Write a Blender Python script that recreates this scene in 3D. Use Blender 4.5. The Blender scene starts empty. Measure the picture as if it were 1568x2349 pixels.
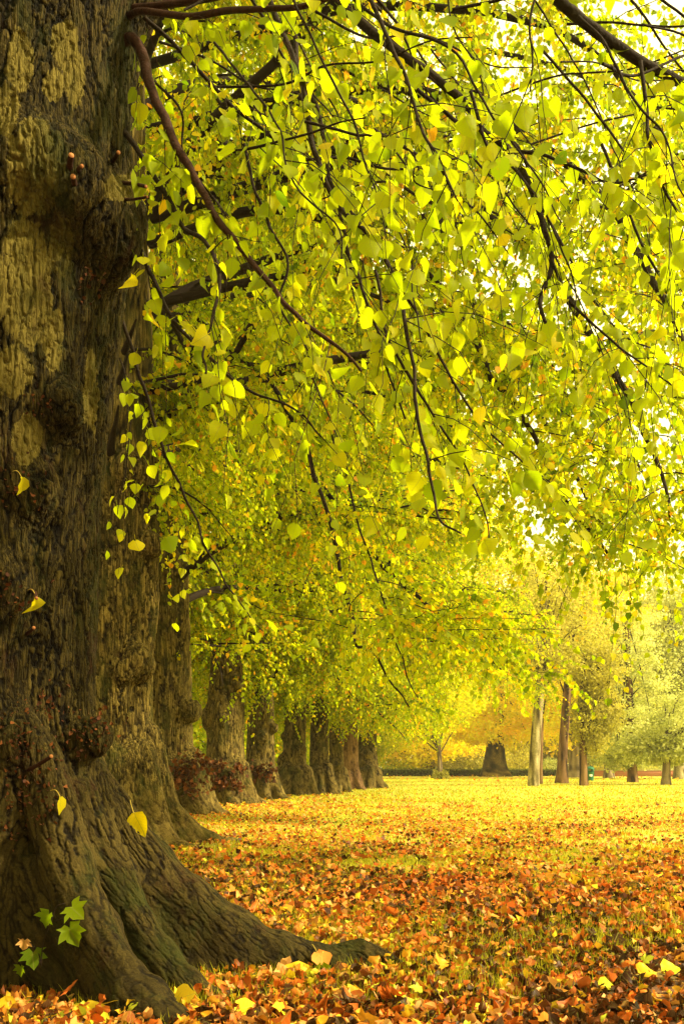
import bpy, math, random
import numpy as np
from mathutils import Vector

rng = np.random.default_rng(7)
random.seed(7)
sc = bpy.context.scene
col = sc.collection
R = math.radians

# ------------------------------------------------------------------ camera model helpers
CX, HY, F, H = 784.0, 1760.0, 2287.0, 1.0      # principal column, horizon row, focal length, eye height


def at(x, y, d):
    """World point seen at (x, y) at depth d."""
    return np.array([(x - CX) / F * d, d, H + (HY - y) / F * d])


# ------------------------------------------------------------------ small maths
def nrm(v):
    return v / np.maximum(np.linalg.norm(v, axis=-1, keepdims=True), 1e-9)


def _hash(i, j, k):
    n = (i * 73856093) ^ (j * 19349663) ^ (k * 83492791)
    n = (n ^ (n >> 13)) * 1274126177
    n = n & 0x7FFFFFFF
    n = ((n ^ (n >> 15)) * 668265263) & 0x7FFFFFFF
    return (n % 100003) / 100003.0


def vnoise(p):
    """value noise, 0..1, p (...,3)"""
    i = np.floor(p).astype(np.int64)
    f = p - i
    f = f * f * (3 - 2 * f)
    x, y, z = i[..., 0], i[..., 1], i[..., 2]
    fx, fy, fz = f[..., 0], f[..., 1], f[..., 2]
    o = 0
    for a in (0, 1):
        wx = fx if a else 1 - fx
        for b in (0, 1):
            wy = fy if b else 1 - fy
            for c in (0, 1):
                wz = fz if c else 1 - fz
                o = o + wx * wy * wz * _hash(x + a, y + b, z + c)
    return o


def fbm(p, octaves=3):
    o, a, t = 0, 1.0, 0
    for k in range(octaves):
        o = o + a * vnoise(p * (2 ** k) + 17.3 * k)
        t += a
        a *= 0.5
    return o / t


# ------------------------------------------------------------------ mesh plumbing
class MB:
    """collects vertices and faces (any n-gon size), with a float 'tone' per vertex and optional uv"""

    def __init__(s):
        s.v, s.f, s.t, s.u, s.n = [], [], [], [], 0

    def add(s, v, faces, tone=None, uv=None):
        v = np.asarray(v, float).reshape(-1, 3)
        s.v.append(v)
        for fa in (faces if isinstance(faces, list) else [faces]):
            s.f.append(np.asarray(fa, np.int64) + s.n)
        s.t.append(np.zeros(len(v)) if tone is None else np.broadcast_to(tone, (len(v),)))
        s.u.append(np.zeros((len(v), 2)) if uv is None else uv)
        s.n += len(v)

    def build(s, name, mat, parent=None, smooth=True):
        me = mesh(name, np.concatenate(s.v), s.f, smooth)
        a = me.attributes.new('tone', 'FLOAT', 'POINT')
        a.data.foreach_set('value', np.concatenate(s.t).astype(np.float32))
        a = me.attributes.new('leaf_uv', 'FLOAT2', 'POINT')
        a.data.foreach_set('vector', np.concatenate(s.u).astype(np.float32).ravel())
        return link(name, me, mat, parent)


def mesh(name, v, flist, smooth=True):
    me = bpy.data.meshes.new(name)
    me.vertices.add(len(v))
    me.vertices.foreach_set('co', np.asarray(v, np.float32).ravel())
    loops = np.concatenate([f.ravel() for f in flist]).astype(np.int32)
    tot = np.concatenate([np.full(len(f), f.shape[1]) for f in flist]).astype(np.int32)
    start = np.concatenate([[0], np.cumsum(tot)[:-1]]).astype(np.int32)
    me.loops.add(len(loops))
    me.loops.foreach_set('vertex_index', loops)
    me.polygons.add(len(tot))
    me.polygons.foreach_set('loop_start', start)
    me.polygons.foreach_set('loop_total', tot)
    me.update(calc_edges=True)
    if smooth:
        me.polygons.foreach_set('use_smooth', np.ones(len(tot), bool))
    return me


def link(name, me, mat, parent=None):
    o = bpy.data.objects.new(name, me)
    if mat is not None and not me.materials:
        me.materials.append(mat)
    col.objects.link(o)
    if parent is not None:
        o.parent = parent
    return o


def tag(o, label=None, cat=None, group=None, kind=None):
    if label: o['label'] = label
    if cat: o['category'] = cat
    if group: o['group'] = group
    if kind: o['kind'] = kind
    return o


def empty(name, loc, rz=0, s=1.0):
    o = bpy.data.objects.new(name, None)
    col.objects.link(o)
    o.location = loc
    o.rotation_euler = (0, 0, rz)
    o.scale = (s, s, s)
    o.empty_display_size = 0.2
    return o


def tube(mb, pts, rad, sides=6, tone=0.0, cap=True):
    pts = np.asarray(pts, float)
    rad = np.broadcast_to(rad, (len(pts),))
    d = np.gradient(pts, axis=0)
    d = nrm(d)
    ref = np.where(np.abs(d[:, 2:3]) > 0.9, np.array([[1.0, 0, 0]]), np.array([[0, 0, 1.0]]))
    a = nrm(np.cross(d, ref))
    b = np.cross(d, a)
    th = np.arange(sides) * 2 * math.pi / sides
    v = pts[:, None, :] + rad[:, None, None] * (a[:, None, :] * np.cos(th)[None, :, None] + b[:, None, :] * np.sin(th)[None, :, None])
    m = len(pts)
    i = np.arange(m - 1)[:, None] * sides
    j = np.arange(sides)[None, :]
    k = (j + 1) % sides
    q = np.stack([i + j, i + k, i + sides + k, i + sides + j], -1).reshape(-1, 4)
    fl = [q[:, ::-1]]
    if cap:
        fl.append(((m - 1) * sides + np.arange(sides))[None, ::-1])
    mb.add(v.reshape(-1, 3), fl, tone)


def tubes(mb, P, rad, sides=3, tone=0.0):
    """many tubes at once: P (N,M,3), rad (N,M)"""
    N, M, _ = P.shape
    d = nrm(np.gradient(P, axis=1))
    a = nrm(np.cross(d, np.array([0.31, 0.17, 0.93])))
    b = np.cross(d, a)
    th = np.arange(sides) * 2 * math.pi / sides
    v = P[:, :, None, :] + rad[:, :, None, None] * (a[:, :, None, :] * np.cos(th)[:, None] + b[:, :, None, :] * np.sin(th)[:, None])
    base = (np.arange(N) * M * sides)[:, None, None] + (np.arange(M - 1) * sides)[None, :, None]
    j = np.arange(sides)[None, None, :]
    k = (j + 1) % sides
    q = np.stack([base + j, base + sides + j, base + sides + k, base + k], -1).reshape(-1, 4)
    mb.add(v.reshape(-1, 3), [q], tone)


def spline(pts, n):
    """Catmull-Rom through pts -> n points"""
    p = np.asarray(pts, float)
    p = np.vstack([2 * p[0] - p[1], p, 2 * p[-1] - p[-2]])
    s = np.linspace(0, len(p) - 3 - 1e-6, n)
    i = s.astype(int)
    t = (s - i)[:, None]
    a, b, c, d = p[i], p[i + 1], p[i + 2], p[i + 3]
    return 0.5 * (2 * b + (c - a) * t + (2 * a - 5 * b + 4 * c - d) * t ** 2 + (3 * b - a - 3 * c + d) * t ** 3)


# ------------------------------------------------------------------ leaves
def heart_template():
    """near leaf: midrib + two outlines with small teeth, y along the blade, x across, z up"""
    ys = np.array([-0.02, 0.14, 0.34, 0.55, 0.76, 1.0])
    wx = np.array([0.10, 0.43, 0.50, 0.43, 0.24, 0.0])
    back = np.array([-0.09, -0.05, 0.0, 0.0, 0.0, 0.0])
    v, uv = [], []
    for y in ys:                       # midrib 0..5
        v.append((0, max(y, 0.0), 0)); uv.append((0, max(y, 0.0)))
    for sgn in (-1, 1):
        for y, w, bk in list(zip(ys, wx, back))[:-1]:
            v.append((sgn * w * 0.55, y + bk * .6, 0.05 * w)); uv.append((sgn * w * 0.55, y + bk * .6))
        for y, w, bk in list(zip(ys, wx, back))[:-1]:
            v.append((sgn * w, y + bk, 0.17 * w)); uv.append((sgn * w, y + bk))
    q, t = [], []
    for s in (0, 1):
        m0, o0 = 6 + s * 10, 11 + s * 10
        for k in range(4):
            for A, B in ((None, m0), (m0, o0)):
                a0 = k if A is None else A + k
                a1 = k + 1 if A is None else A + k + 1
                f = (a0, a1, B + k + 1, B + k)
                q.append(f if s else f[::-1])
        for A, B in ((4, m0 + 4), (m0 + 4, o0 + 4)):
            f = (A, 5, B)
            t.append(f if s else f[::-1])
    v = np.array(v)
    v[:, 2] -= 0.22 * v[:, 1] ** 2           # blade droops along its length
    return v, [np.array(q), np.array(t)], np.array(uv)


def six_template():
    v = np.array([(0, 0, 0), (-.40, .22, .08), (-.36, .62, .03), (0, 1, -.18), (.36, .62, .03), (.40, .22, .08), (0, .45, -.04)])
    f = [np.array([(0, 6, 2, 1), (0, 5, 4, 6)]), np.array([(6, 3, 2), (6, 4, 3)])]
    return v, f, v[:, :2]


def kite_template():
    v = np.array([(0, 0, 0), (-.42, .42, .07), (0, 1, -.1), (.42, .42, .07)])
    return v, [np.array([(0, 3, 2, 1)])], v[:, :2]


def lobed_template():
    pol = [(-90, .05), (-62, .34), (-35, .42), (-20, .62), (-2, .40), (12, .52), (30, .80), (48, .50), (60, .66), (74, .74), (90, 1.0)]
    pts = [(math.cos(math.radians(a)) * q * .75, math.sin(math.radians(a)) * q * .62 + .36) for a, q in pol]
    pts = pts + [(-x, y) for x, y in pts[-2:0:-1]]
    v = [(0, .36, 0)] + [(x, y, .22 * abs(x) - .25 * max(y - .36, 0) ** 2) for x, y in pts]
    n = len(pts)
    f = np.array([(0, 1 + k, 1 + (k + 1) % n) for k in range(n)])
    v = np.array(v)
    return v, [f], v[:, :2]


LOBED = lobed_template()
HEART, SIX, KITE = heart_template(), six_template(), kite_template()


def petiole_template():
    return np.array([(-.012, 0, 0), (.012, 0, 0), (.012, -.5, .12), (-.012, -.5, .12)]), [np.array([(0, 3, 2, 1)])], np.full((4, 2), 5.0)


PET = petiole_template()


def put_leaves(mb, pos, axis, normal, size, tone, tpl, r=rng, widen=0.15, bendmu=1.0, jit=0.0, bendsd=.9):
    """pos, axis, normal (N,3); size, tone (N,)"""
    v, faces, uv = tpl
    N, M = len(pos), len(v)
    if N == 0:
        return
    y = nrm(axis)
    x = nrm(np.cross(y, normal))
    z = np.cross(x, y)
    w = 1 + r.normal(0, widen, N)
    bend = r.normal(bendmu, bendsd, N)
    L = v[None] * size[:, None, None]
    if jit:
        L = L + r.normal(0, jit, (N, M, 3)) * size[:, None, None]
    P = pos[:, None] + x[:, None] * (L[:, :, 0:1] * w[:, None, None]) + y[:, None] * L[:, :, 1:2] + z[:, None] * (L[:, :, 2:3] * bend[:, None, None])
    off = (np.arange(N) * M)[:, None, None]
    mb.add(P.reshape(-1, 3), [(f[None] + off).reshape(-1, f.shape[1]) for f in faces], np.repeat(tone, M), np.tile(uv, (N, 1)))


def sprays(mb_leaf, mb_twig, org, dirs, length, n, size, tpl, tone_mu=0.5, tone_sd=0.25, droop=0.45, twig_r=0.0025, hang=0.7, keep=None, pet=False, sides=3):
    """drooping twigs with alternate leaves. org, dirs (N,3), length (N,)"""
    N = len(org)
    if N == 0:
        return
    dirs = nrm(dirs)
    M = 5
    t = np.linspace(0, 1, M)[None, :, None]
    wob = rng.normal(0, 0.05, (N, M, 3)) * t
    P = org[:, None] + dirs[:, None] * length[:, None, None] * t + wob * length[:, None, None]
    P[..., 2] -= droop * length[:, None] * t[..., 0] ** 2
    if mb_twig is not None:
        rad = np.broadcast_to(np.linspace(1, 0.45, M)[None] * twig_r, (N, M))
        ok = np.ones(N, bool) if keep is None else keep(P.reshape(-1, 3)).reshape(N, M).all(1)
        if ok.any():
            tubes(mb_twig, P[ok], rad[ok], sides)
    s = np.clip((np.arange(n)[None] + rng.random((N, n))) / n, 0.02, 1.0) * (M - 1.001)
    i = s.astype(int)
    f = (s - i)[..., None]
    ar = np.arange(N)[:, None]
    q = P[ar, i] * (1 - f) + P[ar, i + 1] * f
    d = nrm(P[ar, i + 1] - P[ar, i])
    side = nrm(np.cross(d, np.array([0, 0, 1.0])))
    sg = np.where((np.arange(n)[None] + rng.integers(0, 2, (N, 1))) % 2 == 0, 1.0, -1.0)[..., None]
    ax = 0.55 * d + 0.75 * sg * side + rng.normal(0, 0.35, (N, n, 3))
    ax[..., 2] -= hang
    ax = nrm(ax)
    nm = np.array([0, 0, 0.8]) + rng.normal(0, 0.55, (N, n, 3)) + 0.25 * side * sg
    sz = size * rng.uniform(0.6, 1.25, (N, n))
    sprtone = rng.normal(tone_mu, tone_sd * 0.6, (N, 1))
    tn = np.clip(sprtone + rng.normal(0, tone_sd, (N, n)), 0, 1)
    q, ax, nm, sz, tn = q.reshape(-1, 3), ax.reshape(-1, 3), nm.reshape(-1, 3), sz.ravel(), tn.ravel()
    if keep is not None:
        m = keep(q)
        q, ax, nm, sz, tn = q[m], ax[m], nm[m], sz[m], tn[m]
    if pet:
        put_leaves(mb_leaf, q + ax * (sz * 0.5)[:, None], ax, nm, sz, tn, PET)
        q = q + ax * (sz * 0.5)[:, None]
    put_leaves(mb_leaf, q, ax, nm, sz, tn, tpl, bendsd=1.6 if pet else .9, jit=.018 if pet else 0.0)


# ------------------------------------------------------------------ materials
def new_mat(name):
    m = bpy.data.materials.new(name)
    m.use_nodes = True
    nt = m.node_tree
    nt.nodes.clear()
    out = nt.nodes.new('ShaderNodeOutputMaterial')
    return m, nt, out


def N(nt, typ, **kw):
    n = nt.nodes.new('ShaderNode' + typ)
    for k, v in kw.items():
        if k.startswith('i_'):
            n.inputs[k[2:].replace('_', ' ')].default_value = v
        else:
            setattr(n, k, v)
    return n


def ramp(nt, stops, interp='LINEAR'):
    n = nt.nodes.new('ShaderNodeValToRGB')
    n.color_ramp.interpolation = interp
    e = n.color_ramp.elements
    while len(e) < len(stops):
        e.new(0.5)
    for k, (p, c) in enumerate(stops):
        e[k].position = p
        e[k].color = (*c, 1)
    return n


def mixc(nt, fac, a, b, mode='MIX'):
    n = nt.nodes.new('ShaderNodeMix')
    n.data_type = 'RGBA'
    n.blend_type = mode
    L = nt.links
    if isinstance(fac, (int, float)): n.inputs[0].default_value = fac
    else: L.new(fac, n.inputs[0])
    for k, s in ((6, a), (7, b)):
        if isinstance(s, tuple): n.inputs[k].default_value = (*s, 1)
        else: L.new(s, n.inputs[k])
    return n.outputs[2]


def math_(nt, op, a, b=0.0, c=None):
    n = nt.nodes.new('ShaderNodeMath')
    n.operation = op
    for k, s in enumerate((a, b, c)):
        if s is None: continue
        if isinstance(s, (int, float)): n.inputs[k].default_value = s
        else: nt.links.new(s, n.inputs[k])
    return n.outputs[0]


def leaf_mat(name, stops, trans=0.5, tgain=(1.0, 1.0, 0.6), veins=False, rough=0.5):
    m, nt, out = new_mat(name)
    L = nt.links
    tone = N(nt, 'Attribute', attribute_name='tone').outputs['Fac']
    cr = ramp(nt, stops)
    L.new(tone, cr.inputs[0])
    c = cr.outputs[0]
    geo = N(nt, 'TexCoord').outputs['Object']
    no = N(nt, 'TexNoise', i_Scale=55.0, i_Detail=2.0)
    L.new(geo, no.inputs['Vector'])
    spot = ramp(nt, [(0.60, (0, 0, 0)), (0.74, (1, 1, 1))])
    L.new(no.outputs[0], spot.inputs[0])
    c = mixc(nt, math_(nt, 'MULTIPLY', spot.outputs[0], 0.5), c, mixc(nt, 0.6, c, (0.30, 0.16, 0.02)))
    tc = c
    bump = None
    if veins:
        uv = N(nt, 'Attribute', attribute_name='leaf_uv').outputs['Vector']
        sx = N(nt, 'SeparateXYZ')
        L.new(uv, sx.inputs[0])
        ax = math_(nt, 'ABSOLUTE', sx.outputs[0])
        ph = math_(nt, 'SUBTRACT', sx.outputs[1], math_(nt, 'MULTIPLY', ax, 0.75))
        fr = math_(nt, 'ABSOLUTE', math_(nt, 'SUBTRACT', math_(nt, 'FRACT', math_(nt, 'MULTIPLY', ph, 7.0)), 0.5))
        v1 = math_(nt, 'GREATER_THAN', fr, 0.42)
        v2 = math_(nt, 'LESS_THAN', ax, 0.016)
        vv = math_(nt, 'MAXIMUM', math_(nt, 'MULTIPLY', v1, 0.35), v2)
        c = mixc(nt, math_(nt, 'MULTIPLY', vv, 0.4), c, (0.35, 0.36, 0.08))
        tc = mixc(nt, math_(nt, 'MULTIPLY', vv, 0.5), tc, (0.10, 0.12, 0.01))
        b = N(nt, 'Bump', i_Strength=0.35, i_Distance=0.003)
        L.new(vv, b.inputs['Height'])
        bump = b.outputs[0]
    p = N(nt, 'BsdfPrincipled', i_Roughness=rough)
    p.inputs['Specular IOR Level'].default_value = 0.07
    L.new(c, p.inputs['Base Color'])
    tr = N(nt, 'BsdfTranslucent')
    L.new(mixc(nt, 1.0, tc, tgain, 'MULTIPLY'), tr.inputs[0])
    if bump:
        L.new(bump, p.inputs['Normal'])
    mx = N(nt, 'MixShader')
    mx.inputs[0].default_value = trans
    L.new(p.outputs[0], mx.inputs[1])
    L.new(tr.outputs[0], mx.inputs[2])
    L.new(mx.outputs[0], out.inputs[0])
    return m


LIME_STOPS = [(0.0, (0.08, 0.14, 0.003)), (0.25, (0.19, 0.255, 0.003)), (0.5, (0.275, 0.33, 0.004)), (0.72, (0.40, 0.395, 0.005)), (0.90, (0.56, 0.43, 0.006)), (1.0, (0.55, 0.26, 0.02))]
M_LEAF_NEAR = leaf_mat('lime_leaf_near', LIME_STOPS, 0.66, (1.68, 1.68, 0.6), veins=True)
M_LEAF = leaf_mat('lime_leaf', LIME_STOPS, 0.64, (1.7, 1.7, 0.6))
M_GOLD = leaf_mat('golden_leaf', [(0, (0.46, 0.46, 0.012)), (0.35, (0.66, 0.62, 0.016)), (0.7, (0.74, 0.62, 0.02)), (1.0, (0.74, 0.50, 0.025))], 0.62, (1.33, 1.36, 0.6))
M_OLIVE = leaf_mat('olive_leaf', [(0, (0.19, 0.18, 0.03)), (0.5, (0.36, 0.33, 0.055)), (1.0, (0.54, 0.47, 0.09))], 0.5, (1.35, 1.35, 0.7))
M_PALE = leaf_mat('pale_leaf', [(0, (0.22, 0.25, 0.07)), (0.5, (0.43, 0.45, 0.15)), (1.0, (0.62, 0.62, 0.28))], 0.5, (1.35, 1.35, 0.8))
M_GREEN = leaf_mat('hedge_leaf', [(0, (0.04, 0.06, 0.012)), (0.5, (0.09, 0.12, 0.02)), (1.0, (0.20, 0.22, 0.03))], 0.3)
M_DEAD = leaf_mat('dead_leaf', [(0, (0.03, 0.012, 0.005)), (0.5, (0.08, 0.024, 0.008)), (1.0, (0.20, 0.07, 0.018))], 0.3, (1, 1, 1))
LITTER_STOPS = [(0.0, (0.035, 0.013, 0.005)), (0.12, (0.10, 0.030, 0.009)), (0.25, (0.31, 0.076, 0.012)), (0.36, (0.52, 0.115, 0.012)), (0.45, (0.52, 0.18, 0.025)), (0.53, (0.50, 0.29, 0.10)), (0.62, (0.50, 0.20, 0.02)), (0.75, (0.60, 0.36, 0.02)), (0.9, (0.66, 0.52, 0.02)), (1.0, (0.42, 0.46, 0.03))]
M_LITTER = leaf_mat('leaf_litter', LITTER_STOPS, 0.22, (1.2, 1.1, 0.8), rough=0.42)
M_LITTER_NEAR = leaf_mat('leaf_litter_near', LITTER_STOPS, 0.22, (1.2, 1.1, 0.8), veins=True, rough=0.4)
M_GRASS = leaf_mat('grass_blade', [(0, (0.13, 0.15, 0.008)), (0.5, (0.36, 0.35, 0.012)), (1.0, (0.62, 0.54, 0.04))], 0.4, (1.2, 1.2, 0.6))


def bark_mat(name, dark, mid, light, pale=None, moss=None, zst=0.16, scale=30.0, red=None, streak=0.0, sscale=35.0, szst=.07, smask=None):
    m, nt, out = new_mat(name)
    L = nt.links
    geo = N(nt, 'TexCoord').outputs['Object']
    bk = N(nt, 'Attribute', attribute_name='bark').outputs['Fac']
    mp = N(nt, 'Mapping')
    mp.inputs['Scale'].default_value = (1, 1, zst)
    L.new(geo, mp.inputs[0])
    n2 = N(nt, 'TexNoise', i_Scale=scale * 2.6, i_Detail=6.0, i_Roughness=0.75)
    L.new(geo, n2.inputs['Vector'])
    n1 = N(nt, 'TexNoise', i_Scale=scale * .25, i_Detail=6.0, i_Roughness=0.7)
    L.new(geo, n1.inputs['Vector'])
    h = math_(nt, 'ADD', math_(nt, 'MULTIPLY', bk, 0.72), math_(nt, 'ADD', math_(nt, 'MULTIPLY', n1.outputs[0], 0.22), math_(nt, 'MULTIPLY', n2.outputs[0], 0.14)))
    cr = ramp(nt, [(0.34, dark), (0.52, mid), (0.80, light)])
    L.new(h, cr.inputs[0])
    c = cr.outputs[0]
    fine = ramp(nt, [(0.3, (0.55, 0.55, 0.55)), (0.7, (1.3, 1.3, 1.3))])
    L.new(n2.outputs[0], fine.inputs[0])
    c = mixc(nt, 1.0, c, fine.outputs[0], 'MULTIPLY')
    sk = None
    if streak:
        ms = N(nt, 'Mapping')
        ms.inputs['Scale'].default_value = (1, 1, szst)
        L.new(geo, ms.inputs[0])
        ns = N(nt, 'TexNoise', i_Scale=sscale, i_Detail=2.5, i_Roughness=.55, i_Distortion=.25)
        L.new(ms.outputs[0], ns.inputs['Vector'])
        ab = math_(nt, 'ABSOLUTE', math_(nt, 'SUBTRACT', ns.outputs[0], .5))
        rk = ramp(nt, [(0.0, (0, 0, 0)), (0.055, (.55, .55, .55)), (0.13, (1, 1, 1))])
        L.new(ab, rk.inputs[0])
        amt = streak
        if smask:
            sz = N(nt, 'SeparateXYZ')
            L.new(geo, sz.inputs[0])
            mk = N(nt, 'MapRange')
            mk.inputs[1].default_value, mk.inputs[2].default_value = smask
            L.new(sz.outputs[2], mk.inputs[0])
            amt = math_(nt, 'MULTIPLY', mk.outputs[0], streak)
        sk = mixc(nt, amt, (1, 1, 1), rk.outputs[0])
        c = mixc(nt, 1.0, c, sk, 'MULTIPLY')
        c = mixc(nt, 1.0, c, (1.25, 1.25, 1.2), 'MULTIPLY')
    def blotch(loc, sc_, lo, hi, amt, colr, c):
        mq = N(nt, 'Mapping')
        mq.inputs['Location'].default_value = loc
        mq.inputs['Scale'].default_value = (1, 1, .6)
        L.new(geo, mq.inputs[0])
        q = N(nt, 'TexNoise', i_Scale=sc_, i_Detail=7.0, i_Roughness=0.72)
        L.new(mq.outputs[0], q.inputs['Vector'])
        mr = ramp(nt, [(lo, (0, 0, 0)), (hi, (1, 1, 1))])
        L.new(q.outputs[0], mr.inputs[0])
        return mixc(nt, math_(nt, 'MULTIPLY', mr.outputs[0], amt), c, mixc(nt, .8, colr, fine.outputs[0], 'MULTIPLY'))
    if pale:
        pa = N(nt, 'Attribute', attribute_name='pale').outputs['Fac']
        n5 = N(nt, 'TexNoise', i_Scale=scale * .45, i_Detail=6.0, i_Roughness=.7)
        L.new(mp.outputs[0], n5.inputs['Vector'])
        e = math_(nt, 'ADD', pa, math_(nt, 'MULTIPLY', math_(nt, 'SUBTRACT', n5.outputs[0], .5), 1.3))
        pr = ramp(nt, [(0.47, (0, 0, 0)), (0.53, (1, 1, 1))])
        L.new(e, pr.inputs[0])
        c = mixc(nt, math_(nt, 'MULTIPLY', pr.outputs[0], .92), c, mixc(nt, .45, pale, fine.outputs[0], 'MULTIPLY'))
    if moss:
        c = blotch((5.2, 1.7, 3.1), 2.6, .50, .64, .75, moss, c)
    if red:
        c = blotch((9.2, 4.7, 6.1), 5.0, .58, .68, .65, red, c)
        c = blotch((2.2, 7.7, 1.1), 9.0, .60, .66, .7, dark, c)
    p = N(nt, 'BsdfPrincipled', i_Roughness=0.9)
    p.inputs['Specular IOR Level'].default_value = 0.1
    L.new(c, p.inputs['Base Color'])
    b = N(nt, 'Bump', i_Strength=0.9, i_Distance=0.012)
    hh = math_(nt, 'ADD', bk, math_(nt, 'MULTIPLY', n2.outputs[0], 0.5))
    if sk:
        hh = math_(nt, 'ADD', hh, math_(nt, 'MULTIPLY', sk, .9))
    L.new(hh, b.inputs['Height'])
    L.new(b.outputs[0], p.inputs['Normal'])
    L.new(p.outputs[0], out.inputs[0])
    return m


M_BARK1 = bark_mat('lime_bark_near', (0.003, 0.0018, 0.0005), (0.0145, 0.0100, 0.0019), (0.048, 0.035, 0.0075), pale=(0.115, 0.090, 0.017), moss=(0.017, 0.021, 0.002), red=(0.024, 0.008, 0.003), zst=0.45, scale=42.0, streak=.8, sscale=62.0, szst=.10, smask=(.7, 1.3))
M_BARK2 = bark_mat('lime_bark', (0.005, 0.003, 0.001), (0.062, 0.043, 0.0105), (0.18, 0.132, 0.033), moss=(0.028, 0.033, 0.004), zst=0.09, scale=30.0, red=(0.04, 0.018, 0.006), streak=.85, sscale=26.0, szst=.07, smask=(.2, .9))
M_BARK_RED = bark_mat('reddish_bark', (0.02, 0.010, 0.005), (0.10, 0.055, 0.024), (0.20, 0.12, 0.05), zst=0.2, scale=14.0)
M_BARK_PALE = bark_mat('pale_bark', (0.05, 0.036, 0.018), (0.20, 0.16, 0.075), (0.40, 0.34, 0.18), moss=(.10, .09, .03), zst=0.3, scale=7.0)
M_BARK_GREY = bark_mat('grey_bark', (0.05, 0.035, 0.02), (0.16, 0.12, 0.07), (0.28, 0.22, 0.13), zst=0.2, scale=12.0)


def simple_mat(name, c, rough=0.7, var=0.35, scale=20.0, bump=0.0):
    m, nt, out = new_mat(name)
    L = nt.links
    geo = N(nt, 'TexCoord').outputs['Object']
    n1 = N(nt, 'TexNoise', i_Scale=scale, i_Detail=4.0)
    L.new(geo, n1.inputs['Vector'])
    cr = ramp(nt, [(0.25, tuple(x * (1 - var) for x in c)), (0.75, tuple(x * (1 + var) for x in c))])
    L.new(n1.outputs[0], cr.inputs[0])
    p = N(nt, 'BsdfPrincipled', i_Roughness=rough)
    p.inputs['Specular IOR Level'].default_value = 0.12
    L.new(cr.outputs[0], p.inputs['Base Color'])
    if bump:
        b = N(nt, 'Bump', i_Strength=bump, i_Distance=0.01)
        L.new(n1.outputs[0], b.inputs['Height'])
        L.new(b.outputs[0], p.inputs['Normal'])
    L.new(p.outputs[0], out.inputs[0])
    return m


M_TWIG = simple_mat('twig_bark', (0.013, 0.0075, 0.0035), 0.8, 0.6, 70.0, 0.7)
M_TWIG_RED = simple_mat('red_twig_bark', (0.028, 0.010, 0.005), 0.75, 0.6, 70.0, 0.7)
M_CUT = simple_mat('cut_wood', (0.24, 0.10, 0.035), 0.8, 0.2, 60.0)
M_STALK = simple_mat('leaf_stalk', (0.40, 0.30, 0.05), 0.6, 0.2, 60.0)


# ------------------------------------------------------------------ trunks: smooth-union distance field -> surface nets
def surface_nets(Fd, origin, h):
    s = Fd < 0
    nx, ny, nz = Fd.shape
    tot = np.zeros((nx - 1, ny - 1, nz - 1), np.int8)
    for a in (0, 1):
        for b in (0, 1):
            for c in (0, 1):
                tot += s[a:nx - 1 + a, b:ny - 1 + b, c:nz - 1 + c]
    act = (tot > 0) & (tot < 8)
    I = np.argwhere(act)
    idx = -np.ones(act.shape, np.int64)
    idx[act] = np.arange(len(I))
    acc = np.zeros((len(I), 3))
    cnt = np.zeros(len(I))
    cor = [(a, b, c) for a in (0, 1) for b in (0, 1) for c in (0, 1)]
    for a in cor:
        for ax in range(3):
            if a[ax] == 0:
                b = list(a)
                b[ax] = 1
                fa = Fd[I[:, 0] + a[0], I[:, 1] + a[1], I[:, 2] + a[2]]
                fb = Fd[I[:, 0] + b[0], I[:, 1] + b[1], I[:, 2] + b[2]]
                m = (fa < 0) != (fb < 0)
                t = np.where(m, fa / np.where(m, fa - fb, 1), 0)
                p = np.array(a, float)[None] + t[:, None] * (np.array(b) - np.array(a))[None]
                acc[m] += p[m]
                cnt[m] += 1
    V = np.array(origin) + h * (I + acc / cnt[:, None])
    faces = []
    for ax in range(3):
        u, w = [(1, 2), (2, 0), (0, 1)][ax]
        sl0 = [slice(None)] * 3; sl1 = [slice(None)] * 3
        sl0[ax] = slice(0, -1); sl1[ax] = slice(1, None)
        for k in (u, w):
            sl0[k] = slice(1, -1); sl1[k] = slice(1, -1)
        e = s[tuple(sl0)] != s[tuple(sl1)]
        J = np.argwhere(e)
        ins = s[tuple(sl0)][e]
        J[:, u] += 1
        J[:, w] += 1
        def cell(du, dw):
            K = J.copy()
            K[:, u] += du
            K[:, w] += dw
            return idx[K[:, 0], K[:, 1], K[:, 2]]
        q = np.stack([cell(-1, -1), cell(0, -1), cell(0, 0), cell(-1, 0)], -1)
        q[~ins] = q[~ins][:, ::-1]
        faces.append(q)
    return V, np.concatenate(faces)


def smin(a, b, k):
    h = np.clip(0.5 + 0.5 * (b - a) / k, 0, 1)
    return b * (1 - h) + a * h - k * h * (1 - h)


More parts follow.
